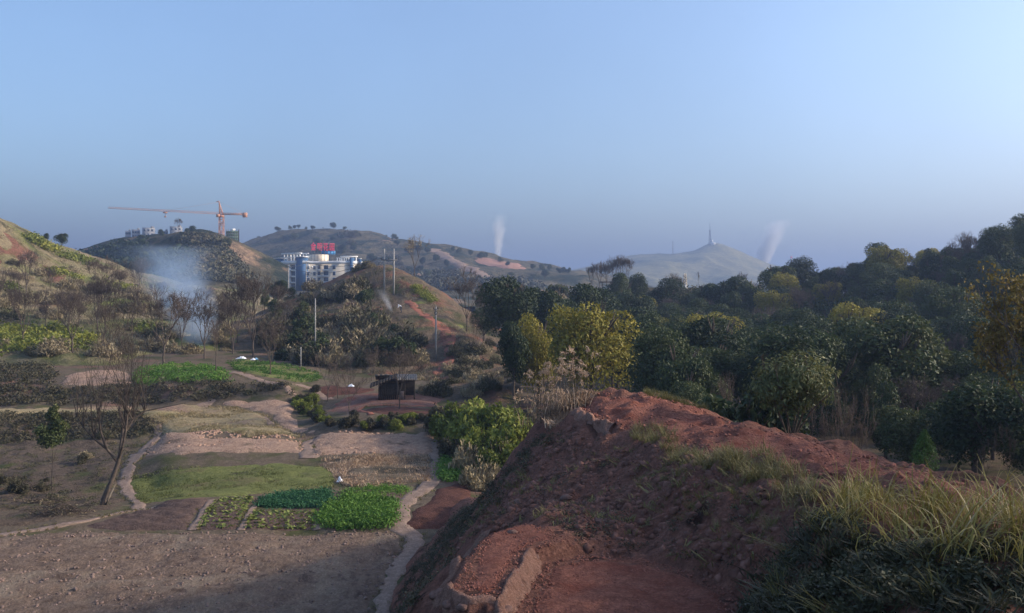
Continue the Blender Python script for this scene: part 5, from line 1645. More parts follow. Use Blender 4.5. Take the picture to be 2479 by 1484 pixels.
# vegetable beds ------------------------------------------------------
def leafy(name, poly, n, size, mat, seed):
    o = scatter(name, clump, in_px_poly(n, poly, V_, seed), size, mat, seed=seed + 1)
    return o


leafy("vegetable_crop", [(770, 1272), (782, 1245), (800, 1222), (840, 1208), (950, 1216), (950, 1272), (900, 1282), (800, 1280)], 520, .36, M['veg'], 801)
leafy("vegetable_crop", [(622, 1226), (640, 1205), (700, 1194), (790, 1190), (800, 1212), (780, 1230), (700, 1230)], 360, .30, M['vegdark'], 803)
leafy("vegetable_crop", [(830, 1190), (900, 1182), (995, 1182), (970, 1200), (900, 1208), (835, 1205)], 130, .26, M['veg'], 805)
leafy("weed_patch", [(1072, 1150), (1080, 1110), (1110, 1098), (1132, 1120), (1125, 1155), (1090, 1165)], 300, .42, M['veg'], 807)

# seedlings, one by one
r = np.random.default_rng(820)
seed_me = []
for i in range(4):
    n = 9
    an = np.arange(n) * 2.4 + r.uniform(0, 3)
    pos = np.stack([np.cos(an) * .03, np.sin(an) * .03, np.full(n, .04)], 1)
    a, b, c = leaves_np(r, pos, np.stack([np.cos(an) * .4, np.sin(an) * .4, np.ones(n)], 1), .20, .6, 0, .35)
    seed_me.append(mesh_data("seedling", a, b, M['seedling'], rnd=c))


def seedling_bed(poly, rows, cols, label, group):
    A, B, C, D_ = [np.array(V_.hit(*p)[:2]) for p in poly]
    for i in range(rows):
        for j in range(cols):
            u, v = (j + .5 + random.uniform(-.2, .2)) / cols, (i + .5 + random.uniform(-.2, .2)) / rows
            p = (A * (1 - u) + B * u) * (1 - v) + (D_ * (1 - u) + C * u) * v
            if random.random() < .08: continue
            o = link("seedling", seed_me[random.randrange(4)])
            o.location = (p[0], p[1], float(V_.z(np.array([p[0]]), np.array([p[1]]))[0]) + .04)
            o.rotation_euler = (0, 0, random.uniform(0, 6.28))
            s = random.uniform(.75, 1.25)
            o.scale = (s, s, s)
            tag(o, label, 'seedling', group)


patch("vegetable_bed", V_, [(472, 1283), (520, 1206), (612, 1202), (578, 1284)], M['brown_soil'], 0.3, 0.1, 0.03, 0.4, seed=41)
patch("vegetable_bed", V_, [(586, 1284), (612, 1236), (770, 1232), (762, 1284)], M['brown_soil'], 0.3, 0.1, 0.03, 0.4, seed=42)
patch("vegetable_bed", V_, [(768, 1284), (780, 1240), (830, 1184), (1000, 1180), (955, 1225), (950, 1282)], M['brown_soil'], 0.3, 0.1, 0.03, 0.4, seed=43)
seedling_bed([(476, 1280), (576, 1281), (612, 1204), (524, 1208)], 13, 11, "pale yellow-green seedling in the left vegetable bed", 'seedlings in the left bed')
seedling_bed([(590, 1281), (762, 1281), (768, 1236), (614, 1238)], 8, 17, "pale yellow-green seedling in the bed below the dark green crop", 'seedlings in the middle bed')

# ------------------------------------------------------------------ man-made things
# shed
p0 = V_.hit(960, 968)
sd = p0.y
s_ = sd / F
shed = thing('shed', p0, "small tumbledown wooden shed with thatched roof beside the red terrace", 'shed', rz=.12)
w, dp, hh = 88 * s_, 2.6, 56 * s_
n = 9
for i in range(n):
    mb = MB(); x0 = -w / 2 + i * (w * .5) / n
    mb.box(x0, x0 + w * .5 / n - .02, 0, .04, -.1, hh * .72 + random.uniform(-.04, .04))
    mb.build('wall_board', M['darkwood'], shed)
for i in range(7):
    mb = MB(); y0 = i * dp / 7
    mb.box(-w / 2, -w / 2 + .04, y0 + .06, y0 + dp / 7 + .03, -.1, hh * .70)
    mb.build('wall_board', M['darkwood'], shed)
mb = MB(); mb.box(-w / 2, w / 2, dp, dp + .05, -.1, hh * .8); mb.build('back_wall', M['darkwood'], shed)
for x0 in (0.02 * w, .22 * w, .48 * w):
    mb = MB(); mb.tube([(x0, .0, -.1), (x0 + .03, .02, hh * .78)], [.06, .05], 7); mb.build('post', M['wood'], shed, True)
mb = MB(); mb.bar((-w / 2, .02, hh * .75), (w / 2, .02, hh * .80), .09); mb.build('beam', M['wood'], shed)
for k, (xa, xb, ya, yb, za, zb) in enumerate(((-w * .72, 0, -.5, dp * .5, .58, 1.0), (0, w * .56, -.35, dp * .5, .86, 1.02), (-w * .6, w * .55, dp * .5, dp + .4, 1.0, .74))):
    mb = MB()
    n = 9
    for i in range(n):
        x = xa + (xb - xa) * i / n
        if k == 0:
            z0 = hh * (za + (zb - za) * i / n); z1 = hh * (za + (zb - za) * (i + 1) / n)
            V8 = [(x, ya, z0 - .05), (x + (xb - xa) / n, ya, z1 - .05), (x + (xb - xa) / n, yb, z1 + .12), (x, yb, z0 + .12)]
        else:
            V8 = [(x, ya, hh * za + random.uniform(-.04, .04)), (x + (xb - xa) / n, ya, hh * za + random.uniform(-.04, .04)), (x + (xb - xa) / n, yb, hh * zb), (x, yb, hh * zb)]
        V8 = V8 + [(a, b, c + .09) for a, b, c in V8]
        mb.add(np.array(V8), BOXQ)
    mb.build('roof', M['roofstraw'] if k else M['darkwood'], shed)
mb = MB(); mb.box(.10 * w, .20 * w, -.1, .1, 0, .8); mb.build('sack', M['clod_grey'], shed)

# poles
def pole(name, px, top, base_py, d, label, r0=.14, arms=(), surf=None, mat='concrete', fit=None):
    x = (px - CX) / F * d
    z = gz1(x, d)
    h = (HY - top) / F * d - z
    o = thing(name, (x, d, z), label, 'utility pole')
    mb = MB(); mb.tube([(0, 0, -.4), (0, 0, h * .5), (0, 0, h)], [r0, r0 * .85, r0 * .68], 8); mb.build('shaft', M[mat], o, True)
    for (dz, half, th) in arms:
        mb = MB(); mb.bar((-half, -.12, h - dz), (half, -.12, h - dz), th); mb.build('crossarm', M['steel'], o)
        for xx in (-half * .9, half * .9):
            mb = MB(); mb.tube([(xx, -.12, h - dz + th / 2), (xx, -.12, h - dz + .3)], [.06, .05], 6); mb.build('insulator', M['wire'], o)
    return o, Vector((x, d, z + h))


pA, topA = pole('utility_pole', 930, 602, 0, 150, "left pole of the twin poles on the ridge crest", .17)
pB, topB = pole('utility_pole', 953, 602, 0, 150, "right pole of the twin poles on the ridge crest", .17)
tw = thing('pole_crossarm', (topA + topB) / 2 - Vector((0, 0, 1.9)), "crossarm joining the twin poles on the ridge", 'crossarm')
mb = MB(); mb.bar((-1.4, -.2, 0), (1.4, -.2, 0), .16); mb.build('beam', M['steel'], tw)
for xx in (-1.25, 0, 1.25):
    mb = MB(); mb.tube([(xx, -.2, .08), (xx, -.2, .42)], [.08, .06], 6); mb.build('insulator', M['wire'], tw)
pC, topC = pole('utility_pole', 1055, 742, 0, 109, "grey concrete pole on the ridge slope above the shed", .13, ((.35, .28, .09),))
mb = MB()
an = np.linspace(0, 2 * np.pi, 13)
mb.tube([(0.16 * math.sin(t), -.16, (topC.z - pC.location.z) - .75 + .24 * math.cos(t)) for t in an], .05, 6, False); mb.build('cable_coil', M['wire'], pC, True)
pD, topD = pole('utility_pole', 763, 722, 0, 106, "slender grey pole left of the ridge thicket", .09)
pE, topE = pole('utility_pole', 728, 840, 0, 103, "short grey post below the ridge thicket", .08)
pF, topF = pole('utility_pole', 698, 640, 0, 190, "thin pole standing before the apartment block's left end", .14, ((.4, .5, .1),))
pG, topG = pole('utility_pole', 343, 628, 0, 205, "pale pole on the slope left of the blue smoke", .13)
pH, topH = pole('utility_pole', 741, 632, 0, 200, "thin pole in front of the apartment block's lit wall", .13)


def cable(a, b, sag, label, rad=.025):
    n = 14
    pts = [a.lerp(b, i / n) - Vector((0, 0, sag * 4 * (i / n) * (1 - i / n))) for i in range(n + 1)]
    o = a.copy()
    mb = MB(); mb.tube([p - o for p in pts], rad, 4)
    ob = mb.build('overhead_cable', M['wire'])
    ob.location = o
    tag(ob, label, 'cable')


cable(topA - Vector((.4, .2, 1.6)), topH - Vector((0, 0, .2)), 1.2, "overhead cable from the twin poles towards the apartment block", .035)
cable(topH - Vector((0, 0, .2)), topF - Vector((0, 0, .3)), .5, "overhead cable crossing the front of the apartment block", .035)
cable(topA - Vector((1.2, .2, 1.6)), topF - Vector((.4, 0, .4)), 2.0, "lower overhead cable sagging from the twin poles to the left", .035)

# ---- apartment block
BD = 480.0
k = BD / F
def bx(px): return (px - CX) * k
def bz(py): return (HY - py) * k
def bp(px, dd): return ((px - CX) / F * (BD + dd), BD + dd)
A = bp(671, 13.9); B = bp(733, 0); C = bp(776, 9.6); D2 = bp(821, -.4); E = bp(846, 5.2); E2 = bp(851, 4.0); F2 = bp(862, 6.5); G2 = bp(868, 9)
gb = gz1(bx(770), BD + 12)
apt = thing('apartment_block', (0, 0, 0), "white and cream apartment block with blue towers and red rooftop letters", 'building')
zroof = bz(638)
z0 = min(gb, bz(722)) - 2
foot = [A, B, C, D2, E, E2, F2, G2, (G2[0] + 4, BD + 26), (bx(690), BD + 34)]
mb = MB(); mb.prism(foot, z0, zroof); mb.build('wall', M['cream'], apt)
mb = MB(); mb.prism([(x + (-.3 if i in (0, 9) else .0), y - (.35 if i < 8 else -.35)) for i, (x, y) in enumerate(foot)], zroof + .003, bz(631)); mb.build('parapet', M['white_paint'], apt)


def on_wall(P0, P1, f, off):
    """point on the wall from P0 to P1 at fraction f, off metres in front"""
    dx, dy = P1[0] - P0[0], P1[1] - P0[1]
    L = math.hypot(dx, dy)
    return (P0[0] + dx * f + dy / L * off, P0[1] + dy * f - dx / L * off), math.atan2(dy, dx), L


def wall_box(name, P0, P1, f0, f1, za, zb, o0, o1, mat, parent=None):
    (x, y), an, L = on_wall(P0, P1, 0, 0)
    mb = MB(); mb.box(f0 * L, f1 * L, -o1, -o0, za, zb, an, (P0[0], P0[1]))
    return mb.build(name, M[mat], parent or apt)


def window(P0, P1, f0, f1, za, zb):
    L = math.hypot(P1[0] - P0[0], P1[1] - P0[1])
    t = .16 / L
    fr = wall_box('window', P0, P1, f0 - t, f1 + t, za - .16, zb + .16, -.10, .10, 'white_paint')
    wall_box('pane', P0, P1, f0, (f0 + f1) / 2 - t / 3, za, zb, .05, .16, 'glass', fr)
    wall_box('pane', P0, P1, (f0 + f1) / 2 + t / 3, f1, za, zb, .05, .16, 'glass', fr)


FL = 15.0
rows = [(642, 651), (657, 666), (672, 681), (687, 696), (702, 711)]
for (a_, b_) in rows:
    window(B, C, .20, .36, bz(b_), bz(a_)); window(B, C, .58, .70, bz(b_), bz(a_))
    wall_box('air_conditioner', B, C, .45, .51, bz(a_ + 5), bz(a_ + 2), .0, .5, 'white_paint')
    wall_box('balcony', B, C, .80, .985, bz(b_ + 3.5), bz(b_ - .5), .0, 1.0, 'white_paint')
    wall_box('balcony_opening', B, C, .82, .97, bz(b_ - .5), bz(a_ - .5), .02, .12, 'glass')
    # shaded re-entrant face
    wall_box('balcony_opening', C, D2, .18, .42, bz(b_), bz(a_ - 1), .02, .12, 'glass')
    wall_box('balcony', C, D2, .15, .45, bz(b_ + 3.5), bz(b_), .0, 1.0, 'white_paint')
    window(C, D2, .66, .80, bz(b_), bz(a_))
    # loggias on the left block
    for f0, f1 in ((.30, .50), (.56, .74)):
        wall_box('loggia_shade_pane', A, B, f0, f1, bz(b_ + 1), bz(a_ - 1), .02, .10, 'glass')  # flat dark pane stands for the shade inside the loggia
        wall_box('loggia_rail', A, B, f0 - .02, f1 + .02, bz(b_ + 4.6), bz(b_ + 1), .05, .9, 'white_paint')
for f in (.26, .525, .77):
    wall_box('column', A, B, f - .018, f + .018, z0, zroof, .0, .8, 'white_paint')
wall_box('cornice', A, B, .2, .82, bz(638.5), bz(630.5), .4, 1.0, 'white_paint')
wall_box('corner_tower', A, B, -.02, .19, z0, bz(624), -3, 1.0, 'blue_wall')
wall_box('tower_cap', A, B, -.05, .24, bz(624) + .003, bz(622), -3.2, 1.6, 'white_paint')
wall_box('corner_tower', A, B, .79, 1.0, z0 + 6, bz(622.5), -3.4, 1.0, 'blue_wall')
wall_box('tower_cap', A, B, .78, 1.04, bz(622.5) + .003, bz(620.5), -3.6, 1.4, 'white_paint')
# roof frame of white posts and beams on the left block
for f in (.24, .36, .48, .60, .72, .84):
    for o_ in (-.5, -5.0):
        wall_box('roof_post', A, B, f - .016, f + .016, bz(631) + .003, bz(614), o_ - .35, o_ + .0, 'white_paint')
wall_box('roof_beam', A, B, .18, .92, bz(614) + .003, bz(611), -1.0, .4, 'white_paint')
wall_box('roof_beam', A, B, .18, .92, bz(614) + .003, bz(611), -5.6, -4.6, 'white_paint')
wall_box('roof_rail', A, B, .22, .86, bz(622), bz(620.5), -.42, -.05, 'white_paint')
# stair house
mb = MB(); mb.prism([bp(738, 18), bp(769, 10), bp(795, 16), bp(768, 24)], bz(631) + .003, bz(613.5)); mb.build('stair_house', M['cream'], apt)
# right pergola
for px in (809, 815, 820, 826, 831, 837):
    mb = MB(); mb.box(bx(px) - .25, bx(px) + .25, BD + 8.0, BD + 8.4, bz(631) + .003, bz(623.5)); mb.build('roof_post', M['white_paint'], apt)
mb = MB(); mb.box(bx(807), bx(839), BD + 7.9, BD + 8.6, bz(623.5) + .003, bz(622)); mb.build('roof_beam', M['white_paint'], apt)
mb = MB(); mb.box(bx(814), bx(856), BD + 10, BD + 13, bz(620), bz(617.5)); mb.build('roof_beam', M['white_paint'], apt)
for px in (816, 853):
    mb = MB(); mb.box(bx(px) - .3, bx(px) + .3, BD + 11, BD + 11.6, bz(631), bz(620) - .003); mb.build('roof_post', M['white_paint'], apt)
mb = MB(); mb.box(bx(844.5), bx(850.5), BD + 2.5, BD + 9, z0, bz(623)); mb.build('corner_tower', M['blue_wall'], apt)
mb = MB(); mb.tube([(bx(865), BD + 8, z0), (bx(865), BD + 8, bz(625.5))], bx(868.5) - bx(865), 14); mb.build('round_tower', M['blue_wall'], apt)
mb = MB(); mb.tube([(bx(865), BD + 8, bz(625.5)), (bx(865), BD + 8, bz(624.3))], bx(869.3) - bx(865), 14); mb.build('tower_cap', M['white_paint'], apt)
# rooftop letters on a frame
sign = thing('rooftop_sign', (bx(776), BD + 6, bz(614)), "red rooftop sign of four large Chinese characters on the apartment block", 'sign', rz=.42)
mb = MB(); mb.box(bx(772) - bx(776), bx(807) - bx(776), .6, .8, .003, bz(605.5) - bz(614)); mb.build('blue_panel', M['sign_blue'], sign)
for px in (748, 756, 764, 772, 780, 788, 796, 804):
    mb = MB(); mb.bar((bx(px) - bx(776), .5, bz(631) - bz(614)), (bx(px) - bx(776), .5, bz(586) - bz(614)), .16); mb.build('frame_post', M['steel'], sign)
for py in (587, 604):
    mb = MB(); mb.bar((bx(746) - bx(776), .4, bz(py) - bz(614)), (bx(806) - bx(776), .4, bz(py) - bz(614)), .14); mb.build('frame_rail', M['steel'], sign)
for ch, px in zip("金明花园", (752.5, 768, 783, 798)):
    cu = bpy.data.curves.new('glyph', 'FONT')
    cu.body = ch
    cu.size = 4.1
    cu.align_x = 'CENTER'
    cu.extrude = .12
    cu.offset = .02
    to = bpy.data.objects.new('glyph', cu)
    COL.objects.link(to)
    dg = bpy.context.evaluated_depsgraph_get()
    me = bpy.data.meshes.new_from_object(to.evaluated_get(dg))
    bpy.data.objects.remove(to)
    me.materials.clear(); me.materials.append(M['sign_red'])
    lo = link('character', me, sign)
    lo.rotation_euler = (math.radians(90), 0, 0)
    lo.location = (bx(px) - bx(776), .1, bz(603.5) - bz(614))
    lo.scale = (.74, 1.12, 1)

# ---- tower crane
KD = 500.0
k2 = KD / F
mastx, basez = (536 - CX) * k2, (HY - 600) * k2
crane = thing('tower_crane', (mastx, KD, basez), "orange tower crane with a long jib above the wooded hill", 'crane')
def cz(py): return (HY - py) * k2 - basez
def cxp(px): return (px - 536) * k2
mb = MB()
for sx in (-1, 1):
    for sy in (-1, 1):
        mb.bar((sx * 1.15, sy * 1.15, -8), (sx * 1.15, sy * 1.15, cz(524)), .24)
zz = -8
kk = 0
while zz < cz(526):
    for a_, b_ in (((-1.15, -1.15), (1.15, -1.15)), ((1.15, -1.15), (1.15, 1.15)), ((1.15, 1.15), (-1.15, 1.15)), ((-1.15, 1.15), (-1.15, -1.15))):
        if kk % 2: a_, b_ = b_, a_
        mb.bar((*a_, zz), (*b_, zz + 2.4), .24); mb.bar((*a_, zz), (*b_, zz), .2)
    zz += 2.4; kk += 1
mb.build('mast', M['crane'], crane)
mb = MB(); mb.box(-2.2, -.6, -2.4, -.9, cz(526), cz(519)); mb.build('cab', M['crane'], crane)
mb = MB(); mb.box(-1.3, 1.3, -1.3, 1.3, cz(525.5), cz(521)); mb.build('slewing_ring', M['crane'], crane)
mb = MB()
for sx in (-1, 1):
    mb.bar((sx * .9, -.8, cz(521)), (cxp(530), 0, cz(488)), .34); mb.bar((sx * .9, .8, cz(521)), (cxp(530), 0, cz(488)), .34)
for f in (.2, .4, .6, .8):
    z_ = cz(521) + (cz(488) - cz(521)) * f
    mb.bar((-.9 * (1 - f) + cxp(530) * f, -.8 * (1 - f), z_), (.9 * (1 - f) + cxp(530) * f, -.8 * (1 - f), z_ + .6), .22)
mb.bar((cxp(524), 0, cz(488.5)), (cxp(531), 0, cz(487.5)), .45)
mb.build('tower_head', M['crane'], crane)
mb = MB()
x1, zA, zB = cxp(262), cz(519), cz(504.5)
n = 44
def jp(f, dy, dz): return (x1 * f, dy, zA + (zB - zA) * f + dz)
for dy in (-.6, .6): mb.bar(jp(0, dy, 0), jp(1, dy, 0), .10)
mb.bar(jp(0, 0, 1.1), jp(1, 0, .8), .13)
for i in range(n):
    f0, f1 = i / n, (i + .5) / n
    for dy in (-.6, .6):
        mb.bar(jp(f0, dy, 0), jp(f1, 0, .95), .07); mb.bar(jp(f1, 0, .95), jp((i + 1) / n, dy, 0), .07)
    mb.bar(jp(f0, -.6, 0), jp(f0, .6, 0), .07)
mb.build('jib', M['crane'], crane)
mb = MB()
for dy in (-.8, .8):
    mb.bar((0, dy, cz(519)), (cxp(597), dy, cz(520)), .4); mb.bar((0, dy, cz(515.5)), (cxp(585), dy, cz(516.5)), .2)
for i in range(10):
    mb.bar((cxp(536 + i * 6), -.8, cz(519)), (cxp(539 + i * 6), -.8, cz(516)), .18); mb.bar((cxp(539 + i * 6), .8, cz(516)), (cxp(542 + i * 6), .8, cz(519)), .18)
mb.build('counter_jib', M['crane'], crane)
mb = MB(); mb.box(cxp(588), cxp(597.5), -1, 1, cz(526), cz(515)); mb.build('counterweight', M['crane'], crane)
mb = MB(); mb.bar((cxp(530), 0, cz(489)), jp(.45, 0, 1.0), .07); mb.bar((cxp(530), 0, cz(489)), (cxp(592), 0, cz(517)), .07); mb.build('tie_rod', M['crane'], crane)
mb = MB(); mb.box(cxp(400) - 1.0, cxp(400) + 1.0, -.8, .8, zA + (zB - zA) * .5 - 1.0, zA + (zB - zA) * .5 - .3); mb.build('trolley', M['crane'], crane)
mb = MB(); mb.bar((cxp(400), 0, zA + (zB - zA) * .5 - 1), (cxp(400), 0, zA + (zB - zA) * .5 - 2.6), .2); mb.box(cxp(400) - .5, cxp(400) + .5, -.3, .3, zA + (zB - zA) * .5 - 3.3, zA + (zB - zA) * .5 - 2.6); mb.build('hook_block', M['crane'], crane)

# ---- houses behind the crane hill crest
for i, (xa, xb, top, wall, lab) in enumerate(((304, 316, 559, 'far_wall', "grey apartment tower furthest left behind the wooded hill crest"), (320, 338, 556, 'far_wall', "pale block second from left behind the wooded hill crest"),
                                       (346, 374, 552, 'far_wall', "apartment tower with a white stair shaft behind the hill crest"), (390, 406, 559, 'far_wall', "low grey block right of the white stair shaft"), (412, 440, 549, 'far_wall', "grey apartment tower beside the bare hilltop tree"))):
    d = 640.0
    kk = d / F
    x0, x1 = (xa - CX) * kk, (xb - CX) * kk
    zt, zb_ = (HY - top) * kk, (HY - 610) * kk
    h_ = thing('distant_apartments', ((x0 + x1) / 2, d, zb_), lab, 'building', 'apartments behind the hill', rz=0.35)
    w2 = (x1 - x0) / 2
    mb = MB(); mb.box(-w2, w2, -w2 * .8, w2 * .8, -18, zt - zb_); mb.build('wall', M[wall], h_)
    mb = MB(); mb.box(w2 * .3, w2 * .85, -w2 * .3, w2 * .4, zt - zb_ + .003, zt - zb_ + 1.2); mb.build('roof_house', M['far_wall'], h_)
    for fl in range(4):
        z_ = zt - zb_ - 1.0 - fl * 3.1
        for f in (-.6, 0, .6):
            mb = MB(); mb.box(w2 * f - .65, w2 * f + .65, -w2 * .8 - .06, -w2 * .8 + .06, z_ - 1.5, z_); mb.build('window', M['glass'], h_)
            mb = MB(); mb.box(w2 - .06, w2 + .06, w2 * .7 * f - .5, w2 * .7 * f + .5, z_ - 1.5, z_); mb.build('window', M['glass'], h_)
# building in green netting under the crane
d = 470.0
kk = d / F
sb = thing('netted_building', ((562 - CX) * kk, d, (HY - 640) * kk), "unfinished tower wrapped in green scaffold netting under the crane", 'building', rz=.35)
w2 = 18 * kk / 1.25
ht = (640 - 560) * kk
mb = MB(); mb.box(-w2 + .4, w2 - .4, -w2 + .4, w2 - .4, -8, ht - .4); mb.build('frame', M['grey_wall'], sb)
for fl in range(12):
    z_ = ht - 1.45 * fl
    mb = MB(); mb.box(-w2, w2, -w2, w2, z_ - 1.1, z_); mb.build('scaffold_net', M['net'], sb)
for f in np.linspace(-1, 1, 7):
    mb = MB(); mb.bar((w2 * f, -w2 - .15, -8), (w2 * f, -w2 - .15, ht + 1), .16); mb.build('scaffold_pole', M['wood'], sb)
    mb = MB(); mb.bar((w2 + .15, w2 * f, -8), (w2 + .15, w2 * f, ht + 1), .16); mb.build('scaffold_pole', M['wood'], sb)
mb = MB(); mb.box(-.5, 1.5, -1, 1, ht, ht + 1.4); mb.build('roof_house', M['white_paint'], sb)

# ---- masts on the tower hill
def lattice(o, h, w0, w1, bar, mat, z0=0.0, seg=12):
    mb = MB()
    for sx in (-1, 1):
        for sy in (-1, 1):
            mb.bar((sx * w0, sy * w0, z0), (sx * w1, sy * w1, z0 + h), bar)
    for i in range(seg):
        fa, fb = i / seg, (i + 1) / seg
        wa, wb_ = w0 + (w1 - w0) * fa, w0 + (w1 - w0) * fb
        for (ax, ay), (bx_, by_) in (((-1, -1), (1, -1)), ((1, -1), (1, 1)), ((1, 1), (-1, 1)), ((-1, 1), (-1, -1))):
            mb.bar((ax * wa, ay * wa, z0 + h * fa), (bx_ * wb_, by_ * wb_, z0 + h * fb), bar * .7)
    return mb.build('lattice', M[mat], o)


d = 1990.0
x = (1718 - CX) / F * d
z = float(S_tower.z(np.array([x]), np.array([d]))[0])
mast = thing('telecom_mast', (x, d, z - 1), "tall telecom mast on the summit of the hazy hill", 'mast')
lattice(mast, (586 - 548) / F * d, 2.4, 1.0, .9, 'steel')
mb = MB(); mb.bar((0, 0, (586 - 548) / F * d), (0, 0, (588 - 533) / F * d), .9); mb.build('antenna', M['steel'], mast)
for f in (.45, .7, .9):
    mb = MB(); mb.tube([(0, 0, 35 * f - .8), (0, 0, 35 * f + .8)], 2.4, 8); mb.build('platform', M['steel'], mast)
hut = thing('mast_station', (x + 5, d - 3, z - 1), "small white station building at the foot of the hilltop mast", 'building')
mb = MB(); mb.box(-3, 6, -3, 3, 0, 6); mb.build('wall', M['white_paint'], hut)
mb = MB(); mb.box(-2, 1, -2, 2, 6.003, 12); mb.build('tower_room', M['white_paint'], hut)
for xx in (-1.5, 1.5, 4):
    mb = MB(); mb.box(xx - .6, xx + .6, -3.06, -2.95, 2.5, 4.5); mb.build('window', M['glass'], hut)
d = 1985.0
x = (1628 - CX) / F * d
z = float(S_tower.z(np.array([x]), np.array([d]))[0])
m2 = thing('thin_mast', (x, d, z - 1), "thin faint mast left of the telecom mast on the hazy hill", 'mast')
lattice(m2, 30, 1.2, .5, .45, 'steel', seg=10)
d = 1500.0
x = (1915 - CX) / F * d
chm = thing('chimney', (x, d, (HY - 712) / F * d), "white factory chimney right of the hazy hill", 'chimney')
hc = (712 - 618) / F * d
mb = MB(); mb.tube([(0, 0, 0), (0, 0, hc * .5), (0, 0, hc)], [2.2, 1.4, 1.0], 12); mb.build('stack', M['grey_wall'], chm, True)
for f in (.8, .93):
    mb = MB(); mb.tube([(0, 0, hc * f), (0, 0, hc * f + 2.5)], 1.75, 12); mb.build('red_band', M['sign_red'], chm, True)
mb = MB(); mb.box(-4, 4, -3, 3, 0, hc * .58); mb.build('stack_house', M['white_paint'], chm)
d = 238.0
x = (1658 - CX) / F * d
z = float(S_wood.z(np.array([x]), np.array([d]))[0])
py_ = thing('small_pylon', (x, d, z), "small pale pylon on the far wooded ridge", 'pylon')
lattice(py_, (HY - 662) / F * d - z, .5, .2, .14, 'cream', seg=7)
mb = MB(); mb.box(-.55, .55, -.4, .4, -.2, .9); mb.build('base', M['white_paint'], py_)
d = 190.0
x = (2183 - CX) / F * d
z = float(S_wood.z(np.array([x]), np.array([d]))[0])
lp = thing('lamp_post', (x, d, z), "slim lamp post rising above the wood's skyline", 'lamp post')
hL = (HY - 620) / F * d - z
mb = MB(); mb.tube([(0, 0, -.2), (0, 0, hL)], [.10, .07], 7); mb.build('shaft', M['steel'], lp, True)
mb = MB(); mb.tube([(0, 0, hL), (.5, 0, hL + .35), (1.0, 0, hL + .4)], [.07, .06, .05], 6); mb.build('arm', M['steel'], lp, True)
mb = MB(); mb.box(.7, 1.3, -.15, .15, hL + .28, hL + .42); mb.build('lamp_head', M['steel'], lp)
# hut among the bare tree cluster
d = 232.0
x = (1478 - CX) / F * d
z = float(S_wood.z(np.array([x]), np.array([d]))[0])
ht_ = thing('hut', (x, d, z), "tiny open hut among the bare trees on the far ridge", 'hut')
for xx in (-2.2, 0, 2.2):
    mb = MB(); mb.bar((xx, 0, -.3), (xx, 0, 2.6), .22); mb.build('post', M['wood'], ht_)
mb = MB(); mb.box(-2.8, 2.8, -.8, 2.2, 2.6, 2.85); mb.build('roof', M['wood'], ht_)
mb = MB(); mb.box(-2.2, .4, 1.4, 1.6, -.3, 1.6); mb.build('wall', M['white_paint'], ht_)

# ---- plastic sheets and bags in the fields
def sheet(px, py, w, h, mat, label, cat='plastic sheet', name='plastic_sheet', seed=0):
    p = V_.hit(px, py)
    r = np.random.default_rng(900 + seed)
    n = 10
    xs_, ys_ = np.meshgrid(np.linspace(-w / 2, w / 2, n), np.linspace(-w / 3, w / 3, n))
    z_ = h * np.clip(1 - (xs_ / w * 2) ** 2, 0, 1) * np.clip(1 - (ys_ / w * 3) ** 2, 0, 1) ** .7 * (1 + 1.6 * fbm(xs_ / w * 5 + seed, ys_ / w * 5, seed, 3)) - .03
    z_ = np.maximum(z_, -.03)
    idx = np.arange(n * n).reshape(n, n)
    o = mesh_obj(name, np.stack([xs_, ys_, z_], -1).reshape(-1, 3), np.stack([idx[:-1, :-1], idx[:-1, 1:], idx[1:, 1:], idx[1:, :-1]], -1).reshape(-1, 4), M[mat])
    o.location = (p.x, p.y, p.z + .08)
    tag(o, label, cat)


sheet(583, 869, 1.2, .25, 'plastic', "crumpled white plastic sheet lying by the green plot", seed=1)
sheet(612, 872, .6, .22, 'plastic', "small white plastic bag right of the crumpled sheet", seed=2)
sheet(620, 871, .5, .2, 'plastic_blue', "small blue bag beside the white plastic bag", seed=3)
sheet(787, 884, .5, .4, 'plastic_blue', "pale blue plastic bag under the ridge thicket", seed=4)
sheet(850, 936, .7, .2, 'plastic', "white plastic sheet on the red soil left of the shed", seed=5)
sheet(756, 990, .5, .2, 'plastic', "scrap of white plastic at the edge of the ditch", seed=6)
sheet(822, 1168, .35, .2, 'plastic', "scrap of white plastic between the meadow and stubble", seed=7)
# straw stack
p = V_.hit(465, 853, d1=160)
p.z = gz1(p.x, p.y)
r = np.random.default_rng(931)
n = 700
dv = r.normal(0, 1, (n, 3)); dv /= np.linalg.norm(dv, axis=1)[:, None]; dv[:, 2] = np.abs(dv[:, 2])
V, T, q = leaves_np(r, dv * np.array([1.1, 1.1, 1.0]) * r.uniform(.8, 1.03, (n, 1)), dv, .5, .25, 1.5, .5)
hs = thing('straw_stack', p, "dark old straw stack between the bare trees", 'straw stack')
mesh_obj('straw', V, T, M['scrubdark'], hs, rnd=q)
mb = MB(); mb.tube([(0, 0, -.1), (0, 0, .5), (0, 0, .85)], [1.0, .8, .25], 12); mb.build('core', M['straw'], hs, True)

